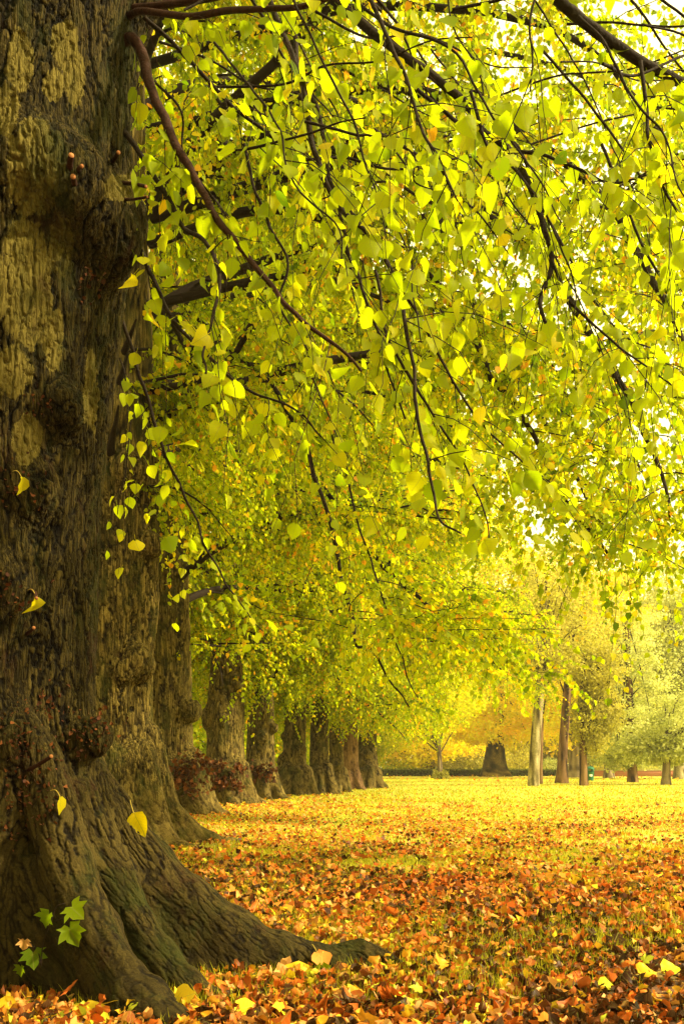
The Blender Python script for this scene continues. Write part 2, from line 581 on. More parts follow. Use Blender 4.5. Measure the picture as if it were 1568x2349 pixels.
def flow_bark(p, nr, freq, axis_xy, zoff, length=0.10, taps=7):
    """streaky furrows: noise averaged along the downhill / outward direction of the surface"""
    rad = p[:, :2] - axis_xy
    rad = rad / np.maximum(np.linalg.norm(rad, axis=1, keepdims=True), 1e-6)
    k = np.clip((1.3 - (p[:, 2] - zoff)) / 0.9, 0, 1)[:, None] * 0.9
    g = np.concatenate([rad * k, -np.ones((len(p), 1))], 1)
    g = g - (g * nr).sum(1, keepdims=True) * nr
    g = nrm(g)
    wob = (np.stack([vnoise(p * 4.0 + 3.1), vnoise(p * 4.0 + 8.7), vnoise(p * 4.0 + 5.5)], -1) - .5) * .55
    g = nrm(g + wob)
    a = b = 0
    for s_ in np.linspace(-1, 1, taps):
        q = p + g * (s_ * length)
        a = a + vnoise(q * freq)
        b = b + vnoise(p * freq * 2.1 + g * (s_ * length * freq * .8) + 31.7)
    a = (a - a.mean()) / a.std()
    b = (b - b.mean()) / b.std()
    plate = fbm(p * np.array([9, 9, 4.0]) + 4.4, 3) - .5
    crack = np.exp(-(a / .42) ** 2) * np.clip(.75 + 1.6 * plate, .25, 1)
    crack2 = np.exp(-(b / .35) ** 2)
    h = .80 - .62 * crack - .22 * crack2 + .10 * np.tanh(b) + .35 * plate
    return np.clip(h, 0, 1)


def bark_height(p, s1=26.0, zs=0.10):
    q = p * np.array([1, 1, zs])
    h = fbm(q * s1, 3)
    return np.clip(.5 + (h - h.mean()) / max(h.std(), 1e-6) * .24, 0, 1)


def make_trunk(name, parent, mat, prof, roots, burls, seed, h=0.03, zsdf=4.0, ztop=12.0, subdiv=1, amp=0.018, flute=0.06, freq=26.0, hollows=(), flow=True, pale=None):
    """prof: list of (z, cx, cy, r) in the tree's own frame. roots: list of [(x,y,z,r)...]. burls: (x,y,z,r)"""
    prof = np.array(prof, float)
    pz = prof[:, 0]
    fx = lambda z, k: np.interp(z, pz, prof[:, k])
    rs = np.random.default_rng(seed)
    ph = rs.uniform(0, 6.28, 6)

    def flutef(th, z):
        return flute * (np.sin(3 * th + ph[0] + 0.25 * z) * 0.6 + np.sin(5 * th + ph[1] - 0.4 * z) * 0.4 + np.sin(8 * th + ph[2] + .6 * np.sin(z + ph[3])) * 0.3)

    allr = np.array([p for r in roots for p in r] or [(0, 0, 0, .5)])
    rm = prof[:, 3].max() * 1.25 + 0.12
    lo = np.array([min(prof[:, 1].min() - rm, (allr[:, 0] - allr[:, 3]).min() - .08), min(prof[:, 2].min() - rm, (allr[:, 1] - allr[:, 3]).min() - .08), -0.12])
    hi = np.array([max(prof[:, 1].max() + rm, (allr[:, 0] + allr[:, 3]).max() + .08), max(prof[:, 2].max() + rm, (allr[:, 1] + allr[:, 3]).max() + .08), zsdf])
    n = np.ceil((hi - lo) / h).astype(int) + 1
    gx, gy, gz = [(lo[k] + h * np.arange(n[k])).astype(np.float32) for k in range(3)]
    X, Y, Z = gx[:, None, None], gy[None, :, None], gz[None, None, :]
    cx, cy, rr = fx(gz, 1)[None, None], fx(gz, 2)[None, None], fx(gz, 3)[None, None]
    dx, dy = X - cx, Y - cy
    th = np.arctan2(dy, dx)
    D = np.sqrt(dx * dx + dy * dy) - rr * (1 + flutef(th, Z))
    D = D.astype(np.float32)
    for chain in roots:
        low = [(a, b, min(c, 0.0) if i else c * .3, r * 1.05) for i, (a, b, c, r) in enumerate(chain)]
        mid = [(a, b, c * 0.5, r * 1.0) for (a, b, c, r) in chain]
        for ch in (chain, mid, low):
            for (p, q) in zip(ch[:-1], ch[1:]):
                p, q = np.array(p, np.float32), np.array(q, np.float32)
                m = max(p[3], q[3]) + 0.35
                i0 = np.maximum(np.floor((np.minimum(p[:3], q[:3]) - m - lo) / h).astype(int), 0)
                i1 = np.minimum(np.ceil((np.maximum(p[:3], q[:3]) + m - lo) / h).astype(int) + 1, n)
                if (i1 <= i0).any(): continue
                sl = tuple(slice(a, b) for a, b in zip(i0, i1))
                xx, yy, zz = X[sl[0]], Y[:, sl[1]], Z[:, :, sl[2]]
                ab = q[:3] - p[:3]
                t = np.clip(((xx - p[0]) * ab[0] + (yy - p[1]) * ab[1] + (zz - p[2]) * ab[2]) / max(float(ab @ ab), 1e-6), 0, 1)
                dd = np.sqrt((xx - p[0] - t * ab[0]) ** 2 + (yy - p[1] - t * ab[1]) ** 2 + (zz - p[2] - t * ab[2]) ** 2) - (p[3] + t * (q[3] - p[3]))
                D[sl] = smin(D[sl], dd, 0.05)
    for (bx, by, bz, br) in burls:
        dd = np.sqrt((X - bx) ** 2 + (Y - by) ** 2 + ((Z - bz) * 0.9) ** 2) - br
        D = smin(D, dd, 0.10)
    for (bx, by, bz, br) in hollows:
        dd = np.sqrt((X - bx) ** 2 + (Y - by) ** 2 + ((Z - bz) * 0.55) ** 2) - br
        D = -smin(-D, dd, 0.05)
    V, Q = surface_nets(D, lo, h)
    # the upper trunk as rings
    nz = max(4, int((ztop - zsdf) / 0.25))
    zz = np.linspace(zsdf - h * 1.2, ztop, nz)
    nt_ = 40
    tt = np.arange(nt_) * 2 * math.pi / nt_
    rr = fx(zz, 3)[:, None] * (1 + flutef(tt[None], zz[:, None]))
    ring = np.stack([fx(zz, 1)[:, None] + rr * np.cos(tt), fx(zz, 2)[:, None] + rr * np.sin(tt), np.broadcast_to(zz[:, None], rr.shape)], -1).reshape(-1, 3)
    i = np.arange(nz - 1)[:, None] * nt_
    j = np.arange(nt_)[None]
    k = (j + 1) % nt_
    rq = np.stack([i + j, i + k, i + nt_ + k, i + nt_ + j], -1).reshape(-1, 4)
    me = mesh(name, np.concatenate([V, ring]), [Q, rq + len(V)])
    if subdiv:
        o = link(name, me, None)
        md = o.modifiers.new('s', 'SUBSURF')
        md.levels = md.render_levels = subdiv
        dg = bpy.context.evaluated_depsgraph_get()
        me2 = bpy.data.meshes.new_from_object(o.evaluated_get(dg))
        bpy.data.objects.remove(o)
        bpy.data.meshes.remove(me)
        me = me2
        me.name = name
    nv = len(me.vertices)
    co = np.empty(nv * 3, np.float32)
    me.vertices.foreach_get('co', co)
    co = co.reshape(-1, 3).astype(float)
    nr = np.empty(nv * 3, np.float32)
    me.vertex_normals.foreach_get('vector', nr)
    nr = nr.reshape(-1, 3)
    off = np.array([seed * 3.7, seed * 1.3, seed * 2.1])
    bh = flow_bark(co + off, nr, freq, np.array([prof[0, 1] + off[0], prof[0, 2] + off[1]]), off[2], length=3.2 / freq) if flow else bark_height(co + off, freq)
    kz = np.clip((co[:, 2] - .15) / 1.1, 0, 1)
    bh = .55 + (bh - .55) * (.55 + .45 * kz) - .10 * (1 - kz)
    lump = fbm((co + off) * np.array([5, 5, 2.5]), 3) - 0.5
    low = np.clip(co[:, 2] / 0.9, 0.45, 1)
    co2 = co + nr * (amp * (bh - 0.55) * low + (0.045 + .05 * (1 - kz)) * lump)[:, None]
    me.vertices.foreach_set('co', co2.astype(np.float32).ravel())
    a = me.attributes.new('bark', 'FLOAT', 'POINT')
    a.data.foreach_set('value', bh.astype(np.float32))
    if pale is not None:
        a = me.attributes.new('pale', 'FLOAT', 'POINT')
        a.data.foreach_set('value', pale(co).astype(np.float32))
    me.update()
    me.polygons.foreach_set('use_smooth', np.ones(len(me.polygons), bool))
    return link(name, me, mat, parent)


def simple_roots(rs, r0, n=7, reach=0.9, z0=0.9, prefer=None):
    out = []
    a0 = rs.uniform(0, 6.28)
    angs = [a0 + 2 * math.pi * k / n + rs.normal(0, .2) for k in range(n)] if prefer is None else prefer
    for a in angs:
        Lr = reach * rs.uniform(0.75, 1.2)
        ch = []
        bend = rs.normal(0, .25)
        for t in np.linspace(0, 1, 5):
            d = r0 * 0.72 + Lr * t ** 1.3
            z = z0 * (1 - t) ** 2.0 * rs.uniform(.9, 1.1) + 0.02 * (1 - t) - 0.03
            ch.append((d * math.cos(a + bend * t), d * math.sin(a + bend * t), z, r0 * (0.42 - 0.30 * t)))
        out.append(ch)
    return out


# ------------------------------------------------------------------ branching crown
def grow_limb(start, az, length, rise, fall, n=12, wob=0.05, r=rng):
    """arching limb: rises, then droops. returns (n,3)"""
    t = np.linspace(0, 1, n)
    el = rise + (fall - rise) * t ** 0.85
    azs = az + np.cumsum(r.normal(0, 0.10, n))
    ds = length / (n - 1)
    step = np.stack([np.cos(el) * np.cos(azs), np.cos(el) * np.sin(azs), np.sin(el)], -1) * ds + r.normal(0, wob * ds, (n, 3))
    p = np.vstack([np.zeros(3), np.cumsum(step, 0)])[:n]
    return np.asarray(start)[None] + p


def lime_crown(parent, prof, leaf_size, tpl, limbs, n_side, n_spray, n_leaf, leaf_mat_, seed, zlimb=(4.2, 13.0), lenr=(5.0, 7.5), azr=(0, 6.283), tone_mu=0.5, keep=None, minz=2.6, twig_r=0.004, fallr=(-0.9, -0.3), spray_len=0.9, pet=False, riser=(0.35, 0.9), sides=4):
    r = np.random.default_rng(seed)
    global rng
    rng = r
    leaf = MB()
    prof = np.array(prof)
    for li in range(limbs):
        z = zlimb[0] + (zlimb[1] - zlimb[0]) * ((li + r.random()) / limbs) ** 1.1
        up = (z - zlimb[0]) / (zlimb[1] - zlimb[0])
        az = azr[0] + (azr[1] - azr[0]) * ((li * 0.618 + r.random() * .3) % 1.0)
        c = np.array([np.interp(z, prof[:, 0], prof[:, 1]), np.interp(z, prof[:, 0], prof[:, 2]), z])
        Lm = r.uniform(*lenr) * (1 - 0.35 * up)
        P = grow_limb(c, az, Lm, r.uniform(*riser) + 0.3 * up, r.uniform(*fallr) * (1 - 0.5 * up), 12, r=r)
        mb = MB()
        r0 = 0.10 * (1 - 0.4 * up)
        if keep is not None:
            kk = keep(P)
            if not kk.all():
                P = P[:max(3, int(np.argmin(kk)))]
        tube(mb, spline(P, 28), np.linspace(r0, 0.012, 28), 7)
        so, sd = [], []
        for k in range(n_side):
            t = 0.22 + 0.78 * (k + r.random()) / n_side
            i = min(int(t * (len(P) - 1)), len(P) - 2)
            d = nrm(P[i + 1] - P[i])
            sgn = 1 if (k % 2) else -1
            a2 = math.atan2(d[1], d[0]) + sgn * r.uniform(0.4, 1.1)
            S = grow_limb(P[i], a2, r.uniform(1.3, 2.8) * (1 - .25 * t), r.uniform(-.1, .5), r.uniform(-1.25, -.5), 9, .08, r)
            S[:, 2] = np.maximum(S[:, 2], minz + r.uniform(0, .8))
            if keep is not None:
                kk = keep(S)
                if not kk.all():
                    S = S[:int(np.argmin(kk))]
                    if len(S) < 4: continue
            tube(mb, S, np.linspace(max(0.008, r0 * .28), 0.004, len(S)), 5)
            ti = (0.15 + 0.85 * r.random(n_spray)) * (len(S) - 1.01)
            ii = ti.astype(int)
            ff = (ti - ii)[:, None]
            o = S[ii] * (1 - ff) + S[ii + 1] * ff
            dd = nrm(S[ii + 1] - S[ii])
            dd = dd + r.normal(0, .75, dd.shape)
            dd[:, 2] -= 0.15
            so.append(o); sd.append(dd)
        if so:
            so, sd = np.concatenate(so), np.concatenate(sd)
            sprays(leaf, mb, so, sd, spray_len * r.uniform(.5, 1.2, len(so)), n_leaf, leaf_size, tpl, tone_mu, 0.2, 0.5, twig_r, keep=keep, pet=pet, sides=3)
        mb.build('limb', M_TWIG, parent)
    return leaf


# ================================================================== ROW OF LIMES
GROUP_ROW = 'old lime trees in a row along the left side of the lawn'


def px_prof(cxpx, d, rows):
    """rows: (y, left, right) in photo pixels -> local profile (z, dx, 0, r) about base (cxpx at depth d)"""
    X0 = (cxpx - CX) / F * d
    out = []
    for (y, l, r) in rows:
        z = H + (HY - y) / F * d
        xl, xr = (l - CX) / F * d, (r - CX) / F * d
        out.append((z, (xl + xr) / 2 - X0, 0.0, (xr - xl) / 2))
    out.sort()
    return out


# ---- the big near tree ---------------------------------------------------------------
T1 = np.array([-1.72, 4.75, 0.0])
t1 = empty('lime_tree', T1)
tag(t1, 'huge lime trunk in the foreground with pale bark patches and long spreading roots', 'tree', GROUP_ROW)
edge = [(0.0, -1.12), (0.6, -1.15), (1.0, -1.165), (1.25, -1.215), (1.54, -1.217), (1.75, -1.209), (2.16, -1.196), (2.58, -1.17), (2.79, -1.134), (3.20, -1.084), (3.49, -1.045), (3.93, -1.03), (4.24, -1.03), (4.45, -1.0), (4.66, -.96), (5.2, -.93), (7, -1.1), (11, -1.3)]
prof1 = []
for z, xe in edge:
    rr = 0.50 if z < 5 else 0.52 - 0.035 * (z - 5)
    if z < 1.2: rr = 0.50 - 0.07 * (1.2 - z)
    prof1.append((z, xe - rr / 0.985 - T1[0] - (0.04 if z < .9 else 0), 0.0, rr))
rootsW = [
    # the long root running to the right
    [(-1.33, 4.78, 1.02, .16), (-1.15, 4.80, .72, .165), (-.97, 4.83, .50, .165), (-.79, 4.86, .35, .15), (-.54, 4.89, .18, .13), (-.33, 4.92, .075, .11), (-.17, 4.95, .03, .09), (-.04, 4.98, .0, .065), (.10, 5.0, -.03, .04)],
    # rib towards the viewer, bottom right
    [(-1.36, 4.44, 1.0, .11), (-1.19, 4.36, .56, .105), (-1.05, 4.24, .30, .105), (-.93, 4.12, .15, .10), (-.81, 4.0, .04, .09), (-.69, 3.88, -.03, .075), (-.52, 3.70, -.08, .06)],
    # short mossy root between them
    [(-1.24, 4.60, .85, .11), (-1.05, 4.56, .50, .10), (-.92, 4.50, .30, .09), (-.80, 4.43, .14, .08), (-.66, 4.35, .03, .065), (-.50, 4.28, -.04, .05)],
    # front and left
    [(-1.75, 4.28, .7, .14), (-1.78, 4.12, .25, .14), (-1.84, 4.0, .02, .12), (-1.95, 3.85, -.08, .1)],
    [(-2.1, 4.6, .8, .16), (-2.4, 4.5, .3, .15), (-2.8, 4.4, .05, .12), (-3.2, 4.3, -.05, .07)],
    [(-1.5, 5.1, .9, .16), (-1.2, 5.5, .35, .15), (-.95, 5.9, .05, .1), (-.8, 6.2, -.05, .06)],
    [(-2.0, 5.15, .9, .16), (-2.2, 5.6, .3, .15), (-2.4, 6.0, .0, .1)],
]
roots1 = [[(a - T1[0], b - T1[1], c, r) for a, b, c, r in ch] for ch in rootsW]
tip = [(-.05, 4.98, .0, .05), (.04, 4.98, .07, .042), (.11, 4.98, .105, .036), (.17, 4.99, .10, .028), (.23, 5.0, .055, .022), (.29, 5.0, .0, .02)]
roots1.append([(a - T1[0], b - T1[1], c, r) for a, b, c, r in tip])
burls1 = [(.53, -.33, 3.56, .19), (.63, -.16, 3.44, .17), (.40, -.42, 3.66, .13), (.66, -.06, 3.60, .14), (.30, -.40, 1.12, .11), (.58, -.16, 1.14, .08), (.22, -.40, 1.80, .11), (.36, -.33, 2.22, .11), (.28, -.40, 3.55, .14), (.12, -.42, .78, .13), (.50, -.30, 2.6, .09), (.72, .05, 4.72, .12)]


def pale1(co):
    # smooth pale plates on the shaded side of the near trunk, where the outer bark has flaked away
    w = co + T1
    x = CX + w[:, 0] / w[:, 1] * F
    y = HY - (w[:, 2] - H) / w[:, 1] * F
    e = np.full(len(co), 9.0)
    for (cx, cy, a, b) in [(75, 385, 62, 115), (58, 650, 62, 150), (45, 140, 34, 70), (125, 195, 24, 38), (15, 250, 30, 60), (150, 100, 30, 60), (140, 560, 26, 80), (30, 850, 40, 60), (170, 180, 26, 60), (210, 900, 20, 90), (120, 780, 24, 70), (60, 1010, 34, 60), (285, 430, 50, 34)]:
        e = np.minimum(e, np.sqrt(((x - cx) / a) ** 2 + ((y - cy) / b) ** 2))
    e = np.where((w[:, 1] > T1[1] + .1) | (w[:, 2] < 1.9), 9.0, e)
    return np.clip(1.45 - e * .95, -.2, 1.0)


hol1 = [(.36, -.52, 3.36, .06)]
trunk1 = make_trunk('trunk', t1, M_BARK1, prof1, roots1, burls1, 3, h=0.024, zsdf=4.9, ztop=10.5, subdiv=2, amp=0.026, freq=40.0, hollows=hol1, pale=pale1)


from mathutils.bvhtree import BVHTree
_me = trunk1.data
_n = len(_me.vertices)
_co = np.empty(_n * 3, np.float32)
_me.vertices.foreach_get('co', _co)
_lt = len(_me.loops)
_li = np.empty(_lt, np.int32)
_me.loops.foreach_get('vertex_index', _li)
BV1 = BVHTree.FromPolygons((_co.reshape(-1, 3) + T1).tolist(), _li.reshape(-1, 4).tolist())


def on_trunk(x, y, d):
    """depth of the near trunk's own surface under a point of the photo (d when it misses)"""
    e = Vector((0, 0, H))
    v = Vector(at(x, y, 1.0)) - e
    hit = BV1.ray_cast(e, v.normalized(), 12.0)
    return d if hit[0] is None else hit[0][1]


def t1_keep(p):
    w = p + T1
    d = np.maximum(w[:, 1], 0.05)
    px = np.abs(w[:, 0]) / d
    near = (w[:, 1] < 2.7) & (w[:, 1] > -0.4) & (px < 0.9) & (w[:, 2] < H + .82 * d + .5)
    low = (w[:, 1] < 3.4) & (w[:, 2] < 1.9)
    scr_x = CX + w[:, 0] / d * F
    scr_y = HY - (w[:, 2] - H) / d * F
    line = 1330 + 0.0 * scr_x                       # lowest reach of the near foliage in the photo
    line = np.where(scr_x < 460, 1420, line)
    lowhang = (w[:, 1] < 9) & (w[:, 2] < 1.95)
    trunkface = (w[:, 1] < 4.6) & (scr_x < 300) & (scr_y > -150)
    return ~(near | low | lowhang | trunkface)


def t1_deep(p):
    w = p + T1
    return t1_keep(p) & ~((w[:, 1] < 5.6) & (w[:, 1] > -.4) & (np.abs(w[:, 0]) < .55 * np.maximum(w[:, 1], .1)))


def branch_from_px(pts, d0, d1):
    n = len(pts)
    return np.array([at(x, y, d0 + (d1 - d0) * k / (n - 1)) for k, (x, y) in enumerate(pts)]) - T1


near_leaf = MB()
traced = [
    # pts, depth start/end, radius start/end, number of sprays, red?
    ([(285, 95), (312, 92), (340, 180), (390, 300), (450, 420), (520, 530), (600, 630), (680, 720), (760, 790), (830, 850)], 4.72, 4.2, .033, .006, 16, 1),
    ([(290, 40), (330, 25), (430, 38), (520, 25), (620, 20), (720, 8), (860, -60)], 4.72, 4.0, .020, .011, 8, 1),
    ([(290, 20), (420, 6), (520, -14), (640, -70)], 4.72, 4.2, .020, .014, 4, 1),
    ([(600, -60), (640, 60), (690, 180), (720, 330), (770, 470), (850, 540), (910, 650), (935, 780), (960, 950), (990, 1100), (1003, 1185), (1060, 1220)], 4.6, 3.6, .018, .004, 22, 0),
    ([(700, -60), (770, 0), (850, 70), (960, 150), (1070, 240), (1110, 300), (1170, 350), (1220, 450), (1265, 590), (1240, 680), (1250, 740)], 5.2, 4.6, .034, .010, 20, 0),
    ([(1165, 347), (1250, 355), (1330, 390), (1400, 420), (1490, 400)], 4.85, 4.6, .012, .005, 9, 0),
    ([(1200, -70), (1290, 10), (1380, 80), (1470, 140), (1568, 195), (1720, 270)], 4.2, 4.3, .030, .022, 10, 0),
    ([(1470, 140), (1478, 240), (1490, 330), (1515, 420), (1575, 520)], 4.2, 4.0, .011, .005, 9, 0),
    ([(285, 300), (330, 370), (380, 450), (420, 520), (480, 560), (505, 640), (490, 720), (470, 800), (467, 860)], 4.72, 4.0, .016, .005, 10, 0),
    ([(295, 520), (345, 620), (400, 730), (440, 780), (560, 890), (660, 930), (740, 1000)], 4.72, 4.4, .014, .004, 10, 0),
    ([(820, -60), (880, 70), (930, 180), (960, 290), (1000, 360), (1050, 460)], 3.9, 3.5, .011, .004, 10, 0),
    ([(670, 60), (690, 180), (730, 260), (750, 380), (790, 530), (830, 660), (870, 770), (890, 860), (930, 960)], 4.9, 4.6, .015, .005, 14, 0),
    ([(330, 40), (440, 140), (540, 250), (640, 330), (700, 420), (760, 520), (800, 600)], 4.7, 5.0, .013, .004, 12, 0),
    ([(740, 400), (860, 560), (960, 730), (1050, 890), (1130, 1000), (1200, 1060), (1290, 1130)], 5.0, 5.1, .011, .004, 16, 0),
    ([(1262, 590), (1300, 680), (1380, 760), (1450, 820), (1560, 900)], 4.7, 4.6, .010, .004, 12, 0),
    ([(1240, -60), (1218, 60), (1222, 130), (1215, 210)], 3.6, 3.6, .006, .003, 3, 0),
    ([(930, 180), (1060, 290), (1180, 330), (1240, 470), (1330, 640), (1420, 760), (1500, 800)], 5.6, 5.8, .014, .005, 14, 0),
    ([(1380, 330), (1440, 480), (1500, 610), (1568, 700), (1660, 800)], 5.2, 5.2, .010, .005, 12, 0),
    ([(560, 330), (600, 480), (660, 600), (640, 700), (700, 800), (730, 900), (800, 1050)], 5.6, 5.8, .011, .004, 12, 0),
    ([(860, 620), (900, 800), (990, 950), (1060, 1060), (1110, 1180), (1120, 1260)], 4.3, 4.2, .008, .003, 12, 0),
    ([(270, 700), (330, 880), (380, 1040), (430, 1150), (490, 1290), (560, 1400), (600, 1450)], 6.3, 7.6, .016, .004, 12, 0),
    ([(275, 820), (300, 930), (290, 1060), (270, 1180)], 6.2, 6.4, .007, .003, 5, 0),
]
# thin whips that sweep down and to the right between the traced branches
rw = np.random.default_rng(77)
for k in range(36):
    x0 = 330 + 1180 * (k + rw.random()) / 36
    y0 = rw.uniform(-80, 420)
    ln = rw.uniform(350, 900)
    sl = rw.choice([-.15, .25, .6, .9, 1.2, 1.8]) + rw.normal(0, .15)
    pp, x, y = [], x0, y0
    for q in range(6):
        pp.append((x + rw.normal(0, 14), y + rw.normal(0, 14)))
        x += ln / 5 * math.cos(math.atan(sl)) * (1 - .10 * q)
        y += ln / 5 * math.sin(math.atan(sl)) * (1 + .06 * q)
    pp = [p_ for p_ in pp if p_[1] < 1280]
    if len(pp) < 3: continue
    dd_ = rw.uniform(4.0, 6.5)
    traced.append((pp, dd_, dd_ + rw.uniform(-.6, .6), rw.uniform(.006, .011), .003, 3, 0))
for (pts, d0, d1, r0, r1, ns, red) in traced:
    r0, r1 = r0 * .85, r1 * .9
    B = branch_from_px(pts, d0, d1)
    # keep the small crooks of a real branch
    S = spline(B, len(B) * 6)
    S = S + (fbm(S * 7.0, 2)[:, None] - 0.5) * 0.03 * np.array([1, 1, 1])
    mb = MB()
    tube(mb, S, np.linspace(r0, r1, len(S)) * (1 + 0.25 * (fbm(S * 25.0, 2) - .5)), 8)
    tt = 0.12 + 0.88 * rng.random(int(ns * .95 + .6))
    ii = (tt * (len(S) - 2)).astype(int)
    dd = nrm(S[ii + 1] - S[ii])
    dd = dd + rng.normal(0, .7, dd.shape)
    dd[:, 2] -= 0.25
    sprays(near_leaf, mb, S[ii], dd, rng.uniform(.25, .75, len(ii)), 6, 0.068, HEART, 0.48, 0.13, 0.5, 0.0026, hang=0.9, keep=t1_keep, pet=True, sides=5)
    mb.build('branch', M_TWIG_RED if red else M_TWIG, t1)

leafD = lime_crown(t1, prof1, 0.064, HEART, 12, 10, 10, 10, None, 21, zlimb=(4.8, 8.0), lenr=(5.5, 9.0), azr=(0.42, 1.5), tone_mu=.47, keep=t1_deep, minz=2.3, twig_r=.003, fallr=(-.9, -.4), spray_len=.8, pet=True)
for k in ('v', 't', 'u'):
    getattr(near_leaf, k).extend(getattr(leafD, k))
near_leaf.f.extend([f + near_leaf.n for f in leafD.f])
near_leaf.n += leafD.n


def t1_high(p):
    w = p + T1
    return t1_deep(p) & ~((w[:, 1] > -.3) & (w[:, 2] < H + .85 * np.maximum(w[:, 1], 0) + .4) & (np.abs(w[:, 0]) < .5 * np.maximum(w[:, 1], 0) + .6))


# unseen rest of its crown, added to block sky light, raised to admit sun
leafH = lime_crown(t1, prof1, 0.10, SIX, 18, 11, 12, 14, None, 22, zlimb=(7.4, 10.4), lenr=(6.0, 9.0), azr=(1.6, 6.9), tone_mu=.47, keep=t1_high, minz=6.3, twig_r=.003, fallr=(-.3, .15), spray_len=.9)
for k in ('v', 't', 'u'):
    getattr(near_leaf, k).extend(getattr(leafH, k))
near_leaf.f.extend([f + near_leaf.n for f in leafH.f])
near_leaf.build('crown', M_LEAF_NEAR, t1)

# cut stubs, shoots and the small yellow leaves that sprout from the near trunk
def stub(p, q, r, parent=t1):
    mb = MB()
    p, q = np.array(p), np.array(q)
    tube(mb, np.stack([p, p * .5 + q * .5 + rng.normal(0, .004, 3), q]), [r * 1.25, r, r], 10, cap=False)
    o = mb.build('cut_stub', M_TWIG_RED, parent)
    c = MB()
    tube(c, np.stack([q - nrm(q - p) * .004, q + nrm(q - p) * .002]), [r * .97, r * .9], 10)
    c.build('cut_end', M_CUT, o)


for (x0, y0, x1, y1, d, dq, r) in [(158, 398, 164, 356, 4.28, 4.225, .013), (172, 428, 168, 405, 4.26, 4.20, .012), (182, 392, 188, 381, 4.27, 4.15, .009), (255, 375, 272, 350, 4.42, 4.32, .010),
                                   (280, 420, 335, 428, 4.62, 4.5, .008), (282, 458, 338, 452, 4.66, 4.55, .006), (60, 1455, 78, 1440, 4.27, 4.12, .008), (68, 1352, 84, 1372, 4.27, 4.15, .008), (60, 1770, 118, 1735, 4.22, 4.06, .009)]:
    dd_ = on_trunk(x0, y0, d)
    stub(at(x0, y0, dd_ + .03) - T1, at(x1, y1, dd_ - (d - dq)) - T1, r)

def hanging_leaf(x, y, d, size, lx, parent=t1):
    st = MB()
    d = min(on_trunk(x, y, d), on_trunk(x - lx, y, d), on_trunk(x, y + 30, d)) - .05
    a, b, c = at(x - lx, y - 14, d + .1), at(x - lx * .4, y - 18, d), at(x, y, d)
    tube(st, spline([a, b, c], 8) - T1, 0.0016, 5)
    o = st.build('shoot', M_STALK, parent)
    lf = MB()
    put_leaves(lf, np.array([c - T1]), np.array([[0.05, 0, -1]]), np.array([[1, -.25, .1]]), np.array([size]), np.array([.80]), HEART, widen=.01, bendmu=2.0, jit=.03)
    lf.build('leaf', M_LEAF_NEAR, o)


hanging_leaf(52, 1098, 4.16, .070, 30)
hanging_leaf(84, 1370, 4.14, .066, 26)
hanging_leaf(140, 1830, 4.10, .074, 30)
# rusty clusters of dried bud shoots on the burrs
for (x, y, d, n, s) in [(30, 1690, 4.2, 60, .11), (55, 1830, 4.17, 70, .12), (180, 1690, 4.3, 40, .09), (230, 1660, 4.36, 30, .06), (110, 1600, 4.25, 26, .07), (40, 1110, 4.24, 24, .08), (100, 935, 4.24, 16, .05), (215, 640, 4.4, 20, .06), (25, 1350, 4.24, 30, .1)]:
    q = at(x, y, d) - T1
    mb = MB()
    n = int(n * 1.6)
    uv_ = rng.normal(0, 1, (n, 2)) * s * .7 / 4.3 * F
    pts = np.array([at(x + a, y + b, on_trunk(x + a, y + b, d) - abs(rng.normal(0, .012))) for a, b in uv_]) - T1
    ax = rng.normal(0, 1, (n, 3)); ax[:, 1] -= .5
    put_leaves(mb, pts, ax, rng.normal(0, 1, (n, 3)), rng.uniform(.008, .026, n), rng.random(n) * .8, SIX)
    tag(mb.build('dried_shoots', M_DEAD, t1), kind='stuff')

# ---- the next trees --------------------------------------------------------------------
def row_tree(cxpx, d, rows, rootspx, burlspx, seed, label, h, zsdf, freq, mat=M_BARK2, ztop=13.0, subdiv=1, reach=.8, z0=.8, flute=.07, amp=.045):
    X0 = (cxpx - CX) / F * d
    t = empty('lime_tree', (X0, d, 0))
    tag(t, label, 'tree', GROUP_ROW)
    pr = px_prof(cxpx, d, rows)
    zt, cxt, _, rt = pr[-1]
    pr.append((ztop * .6 + .4 * zt, cxt * .8, 0, rt * .72))
    pr.append((ztop + 2, cxt * .7, 0, rt * .3))
    rs = np.random.default_rng(seed)
    r0 = pr[0][3]
    base = np.array([X0, d, 0])
    roots = []
    for ch in rootspx:
        roots.append([tuple(at(x, y, dd) - base) + (r,) for (x, y, dd, r) in ch])
    roots += simple_roots(rs, r0, reach=reach, z0=z0, n=7, prefer=[.9, 1.7, 2.5, 3.3, 4.2, 4.9, 5.6] if rootspx else None)
    burls = [tuple(at(x, y, dd) - base) + (r,) for (x, y, dd, r) in burlspx]
    make_trunk('trunk', t, mat, pr, roots, burls, seed, h=h, zsdf=zsdf, ztop=ztop, subdiv=subdiv, amp=amp, flute=flute, freq=freq)
    return t, pr, base


def burr_leaves(t, base, x, y, d, sx, sz, n, label=None, mat=M_DEAD, size=(.05, .12)):
    q = at(x, y, d) - base
    mb = MB()
    u = rng.normal(0, 1, (n, 3))
    pts = q + u * np.array([sx, .12, sz]) * .6
    ax = rng.normal(0, 1, (n, 3)); ax[:, 2] -= .4; ax[:, 1] -= .3
    put_leaves(mb, pts, ax, rng.normal(0, 1, (n, 3)) + np.array([0, -.5, 0]), rng.uniform(*size, n), rng.random(n), SIX)
    tag(mb.build('basal_shoots', mat, t), label, kind='stuff')


